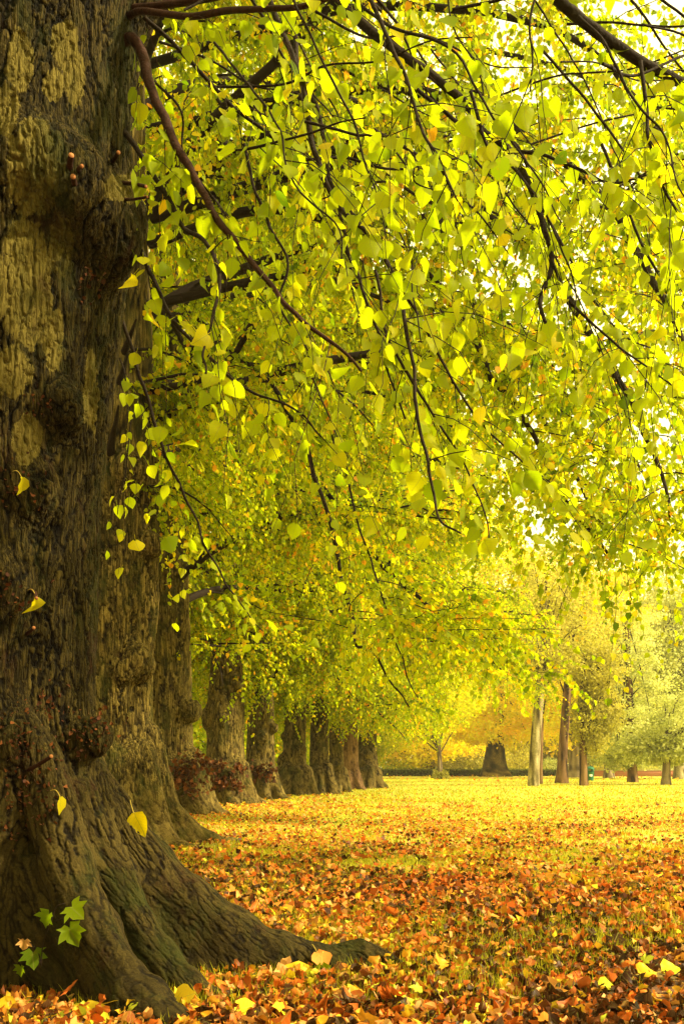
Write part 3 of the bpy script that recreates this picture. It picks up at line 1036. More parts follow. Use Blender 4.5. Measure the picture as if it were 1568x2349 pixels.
# second tree
t2, pr2, b2 = row_tree(245, 13.3, [(1985, 120, 372), (1850, 128, 365), (1750, 136, 352), (1650, 140, 344), (1500, 144, 345), (1400, 140, 357), (1200, 140, 357), (1000, 145, 352), (800, 150, 345), (400, 170, 335), (0, 190, 330)],
    [[(335, 1690, 13.25, .20), (362, 1795, 13.2, .19), (395, 1868, 13.2, .15), (440, 1905, 13.25, .12), (490, 1925, 13.3, .08), (545, 1938, 13.4, .045)],
     [(320, 1730, 12.95, .2), (345, 1840, 12.8, .19), (375, 1910, 12.65, .15), (410, 1945, 12.5, .1), (445, 1955, 12.4, .06)]],
    [(312, 1512, 12.9, .20), (330, 1530, 13.0, .16), (285, 1540, 12.8, .14), (345, 1250, 13.0, .16), (300, 1080, 12.8, .22)], 11,
    'second lime trunk from the front with a dark swollen burr halfway up', 0.04, 5.2, 24.0, reach=.9, z0=1.0, ztop=14)
t3, pr3, b3 = row_tree(385, 21.8, [(1880, 318, 462), (1800, 325, 452), (1700, 330, 440), (1500, 330, 437), (1300, 335, 430), (1000, 335, 425), (600, 340, 415)],
    [[(425, 1770, 21.4, .28), (445, 1815, 21.2, .25), (465, 1850, 21.1, .18), (500, 1872, 21.1, .09)],
     [(440, 1740, 21.6, .25), (462, 1790, 21.4, .2), (485, 1845, 21.3, .14), (520, 1868, 21.4, .07)]],
    [(430, 1770, 21.2, .28), (440, 1630, 21.5, .22), (405, 1785, 21.1, .25)], 12,
    'third lime trunk from the front with rust coloured basal shoots on its right side', 0.06, 6.0, 17.0, reach=.9, z0=1.0)
for (x, y, sx, sz, n) in [(415, 1775, .22, .28, 150), (452, 1755, .2, .2, 110), (440, 1800, .3, .2, 60)]:
    burr_leaves(t3, b3, x, y, 20.75, sx, sz, n)
t4, pr4, b4 = row_tree(518, 27.2, [(1850, 462, 580), (1780, 472, 566), (1700, 477, 558), (1640, 472, 560), (1580, 480, 558), (1520, 484, 556), (1200, 490, 548), (800, 495, 540)],
    [[(550, 1770, 26.9, .28), (568, 1812, 26.7, .2), (590, 1838, 26.7, .13), (615, 1848, 26.8, .07)],
     [(530, 1790, 26.7, .25), (545, 1825, 26.5, .2), (566, 1852, 26.3, .1)],
     [(486, 1790, 26.8, .25), (468, 1828, 26.7, .2), (455, 1848, 26.7, .1)]],
    [(478, 1640, 27.1, .2), (478, 1660, 27.0, .17), (512, 1650, 26.75, .15), (545, 1570, 26.9, .2), (492, 1580, 26.9, .15)], 13,
    'fourth lime trunk, broad and pale brown with rusty dead leaves at its foot', 0.06, 6.5, 15.0, reach=.8, z0=.9)
for (x, y, sx, sz, n) in [(512, 1795, .32, .17, 150), (495, 1755, .25, .12, 60), (550, 1765, .2, .14, 50), (535, 1802, .2, .15, 60)]:
    burr_leaves(t4, b4, x, y, 26.35, sx, sz, n, size=(.06, .14))
t5, pr5, b5 = row_tree(597, 31.0, [(1832, 556, 640), (1780, 562, 632), (1700, 566, 628), (1640, 568, 628), (1560, 570, 626), (1200, 575, 620)],
    [[(620, 1775, 30.8, .25), (634, 1808, 30.6, .18), (650, 1832, 30.6, .1)]],
    [(600, 1690, 30.55, .18), (628, 1670, 30.8, .15), (585, 1760, 30.5, .2)], 14,
    'fifth lime trunk, dark and lumpy, with a rusty tuft low on its front', 0.07, 6.0, 12.0, reach=.7, z0=.8)
burr_leaves(t5, b5, 604, 1770, 30.2, .35, .2, 110, size=(.07, .15))
t6, pr6, b6 = row_tree(677, 35.7, [(1822, 640, 712), (1780, 646, 705), (1700, 652, 702), (1640, 654, 703), (1580, 655, 700), (1200, 660, 695)],
    [[(700, 1770, 35.5, .25), (712, 1800, 35.4, .2), (728, 1822, 35.4, .1)], [(650, 1775, 35.5, .25), (642, 1808, 35.3, .18)]],
    [(690, 1720, 35.4, .2), (650, 1745, 35.6, .22), (668, 1640, 35.4, .2), (655, 1690, 35.5, .18)], 15,
    'sixth lime trunk whose right edge is a bright sunlit ridge', 0.07, 6.0, 12.0, reach=.7, z0=.9)
t7, pr7, b7 = row_tree(733, 37.5, [(1820, 705, 762), (1780, 710, 756), (1700, 712, 753), (1620, 713, 753), (1200, 716, 748)],
    [[(750, 1760, 37.2, .22), (762, 1800, 37.0, .16), (778, 1820, 37.0, .08)]],
    [(728, 1690, 37.2, .16), (720, 1730, 37.3, .16)], 16,
    'seventh lime trunk, slim with a smooth ridge sweeping to its right root', 0.07, 6.0, 12.0, reach=.6, z0=.8)
t8, pr8, b8 = row_tree(771, 40.5, [(1814, 750, 796), (1760, 754, 788), (1650, 756, 786), (1200, 758, 784)],
    [[(786, 1770, 40.3, .2), (800, 1805, 40.2, .1)]], [(776, 1755, 40.1, .2), (762, 1690, 40.2, .15)], 17,
    'narrow knobbly lime trunk wedged between two others, eighth in the row', 0.08, 6.0, 11.0, reach=.5, z0=.8)
t9, pr9, b9 = row_tree(804, 45.0, [(1808, 782, 824), (1740, 786, 821), (1650, 787, 820), (1200, 790, 815)],
    [], [(795, 1680, 44.6, .15)], 18,
    'reddish brown lime trunk, ninth in the row and last but one', 0.09, 6.0, 10.0, mat=M_BARK_RED, reach=.5, z0=.7)
t10, pr10, b10 = row_tree(843, 47.6, [(1806, 812, 876), (1770, 818, 868), (1700, 822, 863), (1640, 824, 865), (1600, 824, 866), (1200, 828, 858)],
    [[(862, 1770, 47.4, .26), (872, 1795, 47.3, .18), (888, 1806, 47.3, .08)]], [(842, 1730, 47.1, .15), (845, 1765, 47.1, .15)], 19,
    'last lime trunk of the row, dark and upright at the lawn edge', 0.08, 6.0, 11.0, reach=.5, z0=.8)

# crowns: three kinds, the later ones share their meshes
def finish(leaf, mat, parent):
    return leaf.build('crown', mat, parent)


def k2(p):
    w = p + b2
    return ~((w[:, 1] < 6.5) | ((w[:, 2] < 2.6) & (w[:, 1] < 12)) | ((w[:, 0] / np.maximum(w[:, 1], .1) < -0.165) & (w[:, 1] < 12.8) & (w[:, 2] < 7)))


lf2 = lime_crown(t2, pr2, 0.072, SIX, 24, 14, 20, 20, None, 31, zlimb=(4.4, 12.5), lenr=(6.0, 9.5), azr=(-1.35, 2.2), tone_mu=.52, keep=k2, minz=2.9, twig_r=.004, fallr=(-.75, -.2))
lf3 = MB()


def k3(p):
    return ~((p[:, 1] < -1.2) & (np.abs(p[:, 0]) < 1.2) & (p[:, 2] < 6.0))


def traced_limb(t, base, pts, d0, d1, r0, r1, n_side=0, store=None, lsize=.072):
    n = len(pts)
    S = spline(np.array([at(x, y, d0 + (d1 - d0) * k / (n - 1)) for k, (x, y) in enumerate(pts)]) - base, n * 5)
    S = S + (fbm(S * 2.5, 2)[:, None] - .5) * .12
    mb = MB()
    tube(mb, S, np.linspace(r0, r1, len(S)) * (1 + .5 * (fbm(S * 6.0, 2) - .5)), 8)
    r = np.random.default_rng(int(abs(pts[1][0]) + d0 * 10))
    so, sd = [], []
    for k in range(n_side):
        u = 0.2 + 0.8 * (k + r.random()) / n_side
        i = min(int(u * (len(S) - 1)), len(S) - 2)
        d = nrm(S[i + 1] - S[i])
        B = grow_limb(S[i], math.atan2(d[1], d[0]) + (1 if k % 2 else -1) * r.uniform(.3, 1.2), r.uniform(.9, 2.2), r.uniform(-.3, .4), r.uniform(-1.3, -.5), 9, .08, r)
        B[:, 2] = np.maximum(B[:, 2], 2.4 + r.uniform(0, .5))
        tube(mb, B, np.linspace(max(.007, r1 * .6), .003, len(B)), 5)
        ii = (.1 + .88 * r.random(11)) * (len(B) - 1)
        ii = ii.astype(int)
        so.append(B[ii])
        dd = nrm(B[np.minimum(ii + 1, len(B) - 1)] - B[ii - 1]) + r.normal(0, .75, (11, 3))
        dd[:, 2] -= .15
        sd.append(dd)
    if so:
        so, sd = np.concatenate(so), np.concatenate(sd)
        sprays(store, mb, so, sd, .9 * r.uniform(.5, 1.2, len(so)), 19, lsize, SIX, .52, .2, .5, .003)
    mb.build('limb', M_TWIG, t)


traced_limb(t2, b2, [(330, 480), (400, 440), (500, 370), (600, 310), (700, 325), (780, 345), (880, 370), (950, 390), (1000, 480), (1015, 550)], 13.2, 10.5, .09, .03, 14, lf2)
traced_limb(t2, b2, [(340, 900), (500, 850), (620, 700), (760, 640), (900, 700)], 13.0, 11, .05, .02, 12, lf2)
traced_limb(t2, b2, [(345, 700), (460, 760), (640, 900), (745, 1150), (785, 1340), (800, 1420), (815, 1480), (850, 1490), (900, 1560), (940, 1620)], 13.2, 12, .035, .010, 12, lf2)
traced_limb(t2, b2, [(760, 1000), (840, 1250), (880, 1400), (930, 1530), (960, 1600)], 12, 11.5, .014, .006, 6, lf2)
traced_limb(t3, b3, [(420, 900), (640, 1000), (860, 1280), (1000, 1400), (1060, 1450), (1100, 1490), (1160, 1545)], 21, 17, .06, .012, 12, lf3, .088)
traced_limb(t2, b2, [(340, 560), (640, 480), (960, 620), (1090, 800), (1130, 870), (1200, 960), (1290, 1130), (1400, 1280)], 13.2, 9.5, .07, .012, 16, lf2)
traced_limb(t2, b2, [(345, 500), (800, 380), (1150, 520), (1350, 760), (1480, 1000), (1540, 1180)], 13.2, 9, .08, .012, 20, lf2)
traced_limb(t2, b2, [(345, 300), (900, 200), (1300, 380), (1500, 640), (1600, 900)], 13.2, 8, .08, .012, 20, lf2)
traced_limb(t2, b2, [(340, 700), (800, 620), (1100, 800), (1280, 1020), (1370, 1200)], 13.2, 10.5, .06, .012, 20, lf2)
traced_limb(t3, b3, [(420, 700), (900, 640), (1250, 800), (1420, 1000), (1520, 1180)], 21, 16, .09, .015, 24, lf3, .088)
traced_limb(t3, b3, [(420, 800), (800, 760), (1150, 960), (1300, 1150), (1390, 1280)], 21, 18, .08, .015, 22, lf3, .088)
traced_limb(t3, b3, [(420, 500), (1000, 400), (1400, 600), (1580, 800), (1680, 1000)], 21, 17, .07, .015, 22, lf3, .088)
traced_limb(t2, b2, [(335, 150), (800, 20), (1250, 60), (1480, 260), (1580, 480)], 13.2, 9.5, .06, .012, 24, lf2)
traced_limb(t3, b3, [(425, 300), (900, 120), (1300, 160), (1560, 360), (1700, 560)], 21, 17, .07, .015, 22, lf3, .088)
finish(lf2, M_LEAF, t2)
lf3_pre = lf3

lf = lime_crown(t3, pr3, 0.088, SIX, 26, 14, 18, 19, None, 32, zlimb=(4.4, 16.0), lenr=(6, 9), tone_mu=.54, keep=k3, minz=2.7, twig_r=.005)
crown3 = finish(lf, M_LEAF, t3)
reach = finish(lf3, M_LEAF, t3)
reach.name = 'outer_crown'
pr_any = [(0, 0, 0, .5), (20, 0, 0, .3)]
ROW = []
for sd_ in (33, 34):
    hold = empty('lime_tree', (0, 0, 0))
    lf = lime_crown(hold, pr_any, 0.105, KITE, 26, 13, 16, 19, None, sd_, zlimb=(4.2, 18.0), lenr=(6.5, 10.0), tone_mu=.54, minz=2.8, twig_r=.005)
    sk = lime_crown(hold, pr_any, 0.10, KITE, 14, 9, 16, 18, None, sd_ + 50, zlimb=(3.6, 5.2), lenr=(3.0, 5.5), tone_mu=.52, minz=2.5, twig_r=.004, riser=(.0, .4), fallr=(-1.1, -.5))
    for k in ('v', 't', 'u'):
        getattr(lf, k).extend(getattr(sk, k))
    lf.f.extend([f + lf.n for f in sk.f])
    finish(lf, M_LEAF, hold)
    ROW.append(hold)


def share_crown(src, dst, rz, up=0.0, s=1.0):
    for ch in list(src.children):
        c = ch.copy()
        col.objects.link(c)
        c.parent = dst
        c.location = (0, 0, up)
        c.rotation_euler = (0, 0, rz)
        c.scale = (s, s, s)


share_crown(ROW[0], t4, 0.4, 1.0)
share_crown(ROW[1], t5, 2.1, .35)
share_crown(ROW[0], t6, 1.3, .1)
share_crown(ROW[1], t7, 4.0, .1)
share_crown(ROW[0], t8, 3.4, .2)
share_crown(ROW[1], t9, 0.9, .3)
share_crown(ROW[0], t10, 5.3, .5)
# unseen limes added behind and left of the viewer to shade the trunks
for (x, y, kind, rz, s_, lab) in [(-2.4, -9.5, 0, .5, .8, 'unseen lime tree added for shade just behind the viewer'), (-1.0, -20, 1, 1.9, .9, 'unseen lime tree added for shade well behind the viewer'),
                                  (-13.5, 3.5, 1, 2.6, .9, 'unseen lime tree added for shade, left of the huge foreground trunk'), (-14.0, 15, 0, 4.1, .95, 'unseen lime tree added for shade, left of the second trunk'), (-13, -10, 0, 5.0, .9, 'unseen lime tree added for shade, behind and left of the viewer')]:
    t_ = empty('lime_tree', (x, y, 0))
    tag(t_, lab, 'tree', 'unseen lime trees added for shade')
    make_trunk('trunk', t_, M_BARK2, [(0, 0, 0, .62), (1.2, 0, 0, .5), (5, 0, 0, .47), (9, 0, 0, .33), (14, 0, 0, .12)], simple_roots(np.random.default_rng(int(abs(x * y))), .6), [(.4, -.2, 1.4, .2)], int(abs(x * 3 + y)), h=.09, zsdf=3.0, ztop=12, subdiv=1, amp=.04, freq=11.0)
    share_crown(ROW[kind], t_, rz, .2, s_)
for hold in ROW:
    for ch in list(hold.children):
        bpy.data.objects.remove(ch)
    bpy.data.objects.remove(hold)

# ================================================================== BACKGROUND TREES
def clump_crown(mb, centre, radii, n_cl, n_leaf, size, cl_r, seed, tone_mu=.5, tone_sd=.22, tpl=KITE, shell=.45, droop=.4, tiers=0):
    r = np.random.default_rng(seed)
    u = nrm(r.normal(0, 1, (n_cl, 3)))
    rad = (shell + (1 - shell) * r.random(n_cl)) ** .6
    c = u * rad[:, None] * np.array(radii)
    bump = 1 + .25 * np.sin(u[:, 0] * 5 + seed) * np.cos(u[:, 2] * 4)
    c = c * bump[:, None] + np.array(centre)
    if tiers:
        c[:, 2] = np.round(c[:, 2] / tiers) * tiers + r.normal(0, .12 * tiers, n_cl)
    ct = np.clip(r.normal(tone_mu, tone_sd * 1.0, n_cl), 0, 1)
    p = np.repeat(c, n_leaf, 0) + r.normal(0, 1, (n_cl * n_leaf, 3)) * cl_r * .78 * np.array([1, 1, .55])
    ax = r.normal(0, 1, p.shape); ax[:, 2] -= droop
    nm = r.normal(0, .55, p.shape) + np.array([0, 0, .5]) + 1.1 * nrm(p - np.repeat(c, n_leaf, 0)) + .5 * np.repeat(u, n_leaf, 0)
    tn = np.clip(np.repeat(ct, n_leaf) + r.normal(0, tone_sd * .55, len(p)), 0, 1)
    put_leaves(mb, p, ax, nm, size * r.uniform(.6, 1.3, len(p)), tn, tpl, r)
    return c


def far_tree(name, label, xpx, d, trunkpts, rads, bark, crowns, leafmat, seed, group='trees on the far side of the lawn', limbs=9, cat='tree', flare=1.5):
    """trunkpts: px points (x,y) from the base up; crowns: list of dict(centre px, radii m, ...)"""
    base = at(xpx, HY + H * F / d, d)
    t = empty(name, base)
    tag(t, label, cat, group)
    mb = MB()
    P = np.array([at(x, y, d) - base for x, y in trunkpts])
    S = spline(P, 26)
    rr = np.interp(np.linspace(0, 1, 26), np.linspace(0, 1, len(rads)), rads)
    rr = rr * (1 + (flare - 1) * np.exp(-np.maximum(S[:, 2], 0) / (rads[0] * 1.6)))
    S[0, 2] = -0.1
    tube(mb, S, rr * (1 + .12 * (fbm(S * 1.3 + seed, 2) - .5)), 18)
    me = mb.build('trunk', bark, t).data
    nv = len(me.vertices)
    co = np.empty(nv * 3, np.float32); me.vertices.foreach_get('co', co); co = co.reshape(-1, 3).astype(float)
    bh = bark_height(co + seed, 9.0)
    a = me.attributes.new('bark', 'FLOAT', 'POINT'); a.data.foreach_set('value', bh.astype(np.float32))
    leaf = MB()
    br = MB()
    r = np.random.default_rng(seed + 100)
    for k, c in enumerate(crowns):
        cen = at(c['x'], c['y'], d) - base + np.array([0, c.get('dy', 0), 0])
        cs = clump_crown(leaf, cen, c['r'], c.get('n', 160), c.get('m', 45), c.get('s', .2), c.get('cr', .5), seed + k * 7, c.get('mu', .5), c.get('sd', .2), tiers=c.get('tiers', 0), droop=c.get('droop', .4), shell=c.get('shell', .45))
        for j in r.integers(0, len(cs), limbs):
            i = r.integers(12, 26)
            mid = S[i] * .5 + cs[j] * .5 + np.array([0, 0, .5])
            q = spline([S[i], mid, cs[j]], 8)
            tube(br, q, np.linspace(rads[-1] * .6, .02, 8), 5)
    if br.n:
        br.build('limb', bark, t)
    leaf.build('crown', leafmat, t)
    return t


far_tree('lime_tree', 'great golden lime with a very thick flared trunk just before the low hedge', 1135, 106, [(1135, 1782), (1134, 1750), (1136, 1700), (1138, 1600), (1140, 1450)], [.95, .9, .85, .6, .3], M_BARK2,
         [dict(x=1130, y=1530, r=(11.5, 8, 6.8), n=420, m=60, s=.34, cr=1.1, mu=.55), dict(x=1080, y=1340, r=(9, 8, 7), n=260, m=55, s=.34, cr=1.2, mu=.5), dict(x=1135, y=1676, dy=-3, r=(10.5, 5, 1.1), n=150, m=50, s=.32, cr=.6, mu=.62), dict(x=1140, y=1640, r=(10.5, 7, 2.6), n=200, m=50, s=.3, cr=.8, mu=.6)], M_GOLD, 41, flare=1.9)
far_tree('small_tree', 'small golden tree with a thin reddish trunk rising from a low bush', 1008, 84, [(1009, 1787), (1008, 1750), (1005, 1700), (1004, 1600)], [.24, .2, .17, .1], M_BARK_GREY,
         [dict(x=985, y=1600, r=(4.6, 4, 3.4), n=170, m=50, s=.26, cr=.6, mu=.12), dict(x=930, y=1610, r=(4, 4, 3.6), n=130, m=50, s=.26, cr=.6, mu=.3)], M_GOLD, 42)
far_tree('lime_tree', 'golden tree just right of the last row trunk, its leaves hanging to the hedge', 960, 122, [(984, 1778), (985, 1740), (986, 1690), (988, 1600)], [.6, .5, .45, .3], M_BARK_RED,
         [dict(x=945, y=1712, dy=-3, r=(8.5, 4, 2.2), n=130, m=45, s=.34, cr=.8, mu=.6), dict(x=950, y=1600, r=(9, 7, 7), n=330, m=50, s=.36, cr=1.1, mu=.55), dict(x=935, y=1400, r=(9, 7, 7), n=200, m=50, s=.36, cr=1.2, mu=.5)], M_GOLD, 43)
far_tree('lime_tree', 'golden tree behind the thin trunked tree, crown touching the great lime', 1050, 130, [(1046, 1776), (1046, 1740), (1048, 1690), (1050, 1600)], [.5, .45, .4, .3], M_BARK_PALE,
         [dict(x=1045, y=1700, r=(6, 4, 3), n=90, m=45, s=.36, cr=.8, mu=.6), dict(x=1055, y=1600, r=(8, 7, 7.2), n=260, m=50, s=.38, cr=1.1, mu=.62)], M_GOLD, 44)
far_tree('birch_tree', 'leaning tree with a pale whitish trunk standing alone on the right of the lawn', 1223, 53, [(1222, 1803), (1226, 1720), (1232, 1640), (1240, 1545), (1248, 1430), (1252, 1330)], [.29, .27, .26, .24, .15, .06], M_BARK_PALE,
         [dict(x=1250, y=1450, r=(3.0, 2.6, 2.4), n=110, m=50, s=.14, cr=.45, mu=.5), dict(x=1215, y=1350, r=(3.4, 3, 2.6), n=110, m=50, s=.14, cr=.5, mu=.6), dict(x=1225, y=1520, r=(1.6, 1.5, 1.2), n=36, m=40, s=.13, cr=.35)], M_OLIVE, 45, flare=1.15)
far_tree('pine_tree', 'thin dark pinkish trunk just behind the pale leaning trunk', 1236, 59, [(1237, 1798), (1238, 1720), (1240, 1640), (1243, 1560)], [.17, .16, .15, .1], M_BARK_RED,
         [dict(x=1240, y=1500, r=(2.2, 2, 1.6), n=60, m=45, s=.14, cr=.4, mu=.5)], M_OLIVE, 46, flare=1.2)
far_tree('pine_tree', 'tall pine with a reddish trunk leaning slightly right, middle of the right-hand group', 1288, 62, [(1287, 1797), (1290, 1720), (1296, 1640), (1303, 1550), (1310, 1420), (1312, 1330)], [.32, .29, .28, .26, .18, .08], M_BARK_RED,
         [dict(x=1320, y=1420, r=(3.4, 3, 2.6), n=130, m=50, s=.15, cr=.5, mu=.55), dict(x=1300, y=1320, r=(4, 3, 2.6), n=120, m=50, s=.15, cr=.5, mu=.6)], M_OLIVE, 47, flare=1.5)
far_tree('holly_tree', 'drooping grey green tree with a short reddish trunk beside the bin', 1338, 54.5, [(1338, 1802), (1337, 1760), (1336, 1720), (1335, 1600), (1336, 1500)], [.24, .22, .2, .15, .08], M_BARK_RED,
         [dict(x=1358, y=1650, r=(1.15, 1.1, 1.9), n=120, m=55, s=.12, cr=.32, mu=.4), dict(x=1366, y=1540, r=(1.5, 1.5, 1.7), n=120, m=55, s=.13, cr=.36, mu=.5), dict(x=1385, y=1630, r=(1.0, 1, 1.6), n=50, m=50, s=.12, cr=.3, mu=.5)], M_OLIVE, 48, flare=1.15)
far_tree('oak_tree', 'wide dark ivy-clad trunk behind the grey green tree', 1322, 96, [(1322, 1783), (1322, 1750), (1322, 1700), (1322, 1600)], [.75, .7, .68, .5], M_BARK_GREY,
         [dict(x=1300, y=1580, r=(5, 4, 5.5), n=240, m=45, s=.3, cr=.9, mu=.6), dict(x=1290, y=1420, r=(6, 4, 5), n=240, m=45, s=.3, cr=1.0, mu=.5)], M_GOLD, 49, flare=1.3)
far_tree('cedar_tree', 'pale conifer with tiered branches and a pinkish trunk at the right', 1450, 66, [(1450, 1795), (1448, 1740), (1444, 1640), (1440, 1540), (1436, 1400)], [.33, .3, .26, .2, .08], M_BARK_RED,
         [dict(x=1450, y=1620, r=(3.2, 2.6, 3.2), n=150, m=60, s=.15, cr=.42, mu=.45, tiers=.9), dict(x=1430, y=1470, r=(2.6, 2.4, 2.6), n=110, m=60, s=.15, cr=.42, mu=.5, tiers=.9), dict(x=1420, y=1738, r=(1.5, 1.4, .7), n=40, m=45, s=.17, cr=.28, mu=.35), dict(x=1440, y=1720, r=(2.2, 2, 1.0), n=70, m=50, s=.14, cr=.32, mu=.4)], M_PALE, 50, flare=1.2)
far_tree('holm_oak', 'low pale leaved tree with a short dark trunk near the right edge', 1526, 57, [(1526, 1801), (1527, 1770), (1528, 1740), (1530, 1680)], [.26, .23, .2, .12], M_BARK_GREY,
         [dict(x=1500, y=1715, r=(2.0, 1.8, .95), n=60, m=45, s=.19, cr=.3, mu=.4), dict(x=1570, y=1705, r=(2.2, 2, 1.2), n=60, m=45, s=.19, cr=.3, mu=.5), dict(x=1530, y=1680, r=(2.2, 2, 1.5), n=110, m=50, s=.13, cr=.33, mu=.45), dict(x=1590, y=1640, r=(2, 2, 2), n=80, m=50, s=.13, cr=.35, mu=.5)], M_PALE, 51, flare=1.2)
far_tree('plane_tree', 'tall milky green tree filling the far right behind the cedar', 1550, 84, [(1556, 1787), (1556, 1700), (1552, 1560), (1550, 1400)], [.4, .36, .3, .15], M_BARK_PALE,
         [dict(x=1500, y=1690, r=(5.5, 3.4, 2.6), n=150, m=50, s=.24, cr=.6, mu=.45), dict(x=1500, y=1560, r=(4.2, 3.4, 3.4), n=120, m=50, s=.24, cr=.6, mu=.55), dict(x=1545, y=1480, r=(4.4, 4, 4.0), n=220, m=55, s=.22, cr=.6, mu=.6), dict(x=1580, y=1350, r=(4.4, 4, 3.0), n=150, m=55, s=.22, cr=.6, mu=.7), dict(x=1560, y=1620, r=(4, 3.4, 3), n=150, m=50, s=.2, cr=.55, mu=.5)], M_PALE, 52)
far_tree('maple_tree', 'tree with yellow and red leaf clusters above the pines', 1400, 92, [(1395, 1784), (1396, 1700), (1398, 1560), (1400, 1420)], [.4, .36, .3, .15], M_BARK_GREY,
         [dict(x=1380, y=1400, r=(5.5, 5, 4.4), n=240, m=50, s=.24, cr=.7, mu=.75, sd=.3), dict(x=1400, y=1600, r=(4.4, 4, 3.6), n=150, m=50, s=.24, cr=.6, mu=.6)], M_GOLD, 53)
# trees in the far distance that close the view between trunks and behind the hedge
for k, (x, d, mu, m) in enumerate([(900, 150, .6, M_GOLD), (1180, 150, .5, M_GOLD), (1270, 145, .6, M_GOLD), (1370, 140, .5, M_OLIVE), (1470, 135, .6, M_PALE), (1600, 130, .6, M_PALE), (1720, 125, .5, M_GOLD)]):
    far_tree('lime_tree', ['golden tree far off beyond the hedge, next to the last row trunk', 'golden tree far off, half hidden behind the great lime', 'golden tree far off behind the pale leaning trunk', 'olive tree far off behind the bin',
                           'pale tree far off behind the cedar', 'pale tree far off behind the low tree at the right edge', 'golden tree far off at the very right edge'][k], x, d, [(x, HY + F / d), (x, 1720), (x, 1650), (x, 1560)], [.5, .45, .4, .2], M_BARK_GREY,
             [dict(x=x, y=1620, r=(8.5, 6, 7), n=230, m=40, s=.45, cr=1.2, mu=mu), dict(x=x + 10, y=1480, r=(8, 6, 6.5), n=150, m=40, s=.45, cr=1.2, mu=mu), dict(x=x - 20, y=1735, r=(9, 4, 3.0), n=120, m=40, s=.4, cr=.8, mu=mu * .6)], m, 60 + k)
for k, (x, d, lab) in enumerate([(300, 62, 'leafy tree behind the second and third lime trunks'), (455, 60, 'bright yellow green tree seen in the gap left of the fourth trunk'), (560, 66, 'bright yellow green tree seen between the fourth and fifth trunks'), (640, 70, 'bright yellow green tree seen between the fifth and sixth trunks'), (720, 78, 'bright yellow green tree behind the slim seventh trunk'), (800, 88, 'golden green tree behind the ninth and tenth trunks')]):
    far_tree('maple_tree', lab, x, d, [(x, HY + F / d), (x, 1740), (x, 1680), (x, 1560)], [.35, .3, .25, .15], M_BARK_GREY,
             [dict(x=x, y=1690, r=(4.2, 3, 3.0), n=170, m=50, s=.24, cr=.6, mu=.5), dict(x=x, y=1560, r=(4.6, 3.4, 4), n=170, m=50, s=.26, cr=.7, mu=.5)], M_LEAF, 80 + k, group='trees behind the row of limes', limbs=6)

# ================================================================== GROUND
def lawn():
    n = 220
    u = np.linspace(-1, 1, n)
    gx = np.sign(u) * np.abs(u) ** 2.2 * 400
    gy = np.concatenate([np.linspace(-30, 0, 20, endpoint=False), np.linspace(0, 30, 120, endpoint=False), np.linspace(30, 1200, 60) ])
    X, Y = np.meshgrid(gx, gy, indexing='ij')
    Z = (fbm(np.stack([X * .35, Y * .35, 0 * X], -1), 2) - .5) * .05 * np.exp(-np.abs(Y) / 60)
    v = np.stack([X, Y, Z], -1).reshape(-1, 3)
    i = np.arange(n - 1)[:, None] * len(gy)
    j = np.arange(len(gy) - 1)[None]
    q = np.stack([i + j, i + len(gy) + j, i + len(gy) + j + 1, i + j + 1], -1).reshape(-1, 4)
    m, nt, out = new_mat('lawn_soil_and_grass')
    L = nt.links
    geo = N(nt, 'TexCoord').outputs['Object']
    n1 = N(nt, 'TexNoise', i_Scale=3.0, i_Detail=8.0, i_Roughness=.7)
    n2 = N(nt, 'TexNoise', i_Scale=45.0, i_Detail=4.0, i_Roughness=.7)
    n3 = N(nt, 'TexNoise', i_Scale=.35, i_Detail=5.0)
    for x in (n1, n2, n3): L.new(geo, x.inputs['Vector'])
    grass = ramp(nt, [(.3, (.20, .20, .010)), (.55, (.42, .39, .02)), (.75, (.58, .50, .03))])
    L.new(n2.outputs[0], grass.inputs[0])
    soil = ramp(nt, [(.3, (.05, .022, .008)), (.6, (.15, .06, .015)), (.8, (.30, .14, .03))])
    L.new(n2.outputs[0], soil.inputs[0])
    sx = N(nt, 'SeparateXYZ'); L.new(geo, sx.inputs[0])
    # worn, leaf stained soil under the row; grass out in the open
    far = N(nt, 'MapRange'); far.inputs[1].default_value = 4; far.inputs[2].default_value = 22
    L.new(math_(nt, 'ADD', sx.outputs[1], math_(nt, 'MULTIPLY', sx.outputs[0], .8)), far.inputs[0])
    fac = math_(nt, 'ADD', math_(nt, 'MULTIPLY', far.outputs[0], .55), math_(nt, 'MULTIPLY', n1.outputs[0], .8))
    fr = ramp(nt, [(.45, (0, 0, 0)), (.75, (1, 1, 1))]); L.new(fac, fr.inputs[0])
    c = mixc(nt, fr.outputs[0], soil.outputs[0], grass.outputs[0])
    p = N(nt, 'BsdfPrincipled', i_Roughness=.9)
    L.new(c, p.inputs['Base Color'])
    b = N(nt, 'Bump', i_Strength=.6, i_Distance=.02); L.new(n2.outputs[0], b.inputs['Height']); L.new(b.outputs[0], p.inputs['Normal'])
    L.new(p.outputs[0], out.inputs[0])
    o = link('lawn', mesh('lawn', v, [q]), m)
    tag(o, kind='structure')


lawn()


def gz(x, y):
    return (fbm(np.stack([x * .35, y * .35, 0 * x], -1), 2) - .5) * .05 * np.exp(-np.abs(y) / 60)


def litter_template():
    """curled fallen leaf: a 3 x 5 patch bent across"""
    v, f = [], []
    ys = [0, .22, .5, .78, 1.0]
    w = [.12, .44, .5, .32, .03]
    for a, b in zip(ys, w):
        for s in (-1, -.5, 0, .5, 1):
            v.append((s * b, a, .55 * b * abs(s) ** 1.6 + .30 * (a - .5) ** 2))
    for r_ in range(4):
        for c_ in range(4):
            k = r_ * 5 + c_
            f.append((k, k + 1, k + 6, k + 5))
    v = np.array(v)
    return v, [np.array(f)], v[:, :2]


LIT = litter_template()


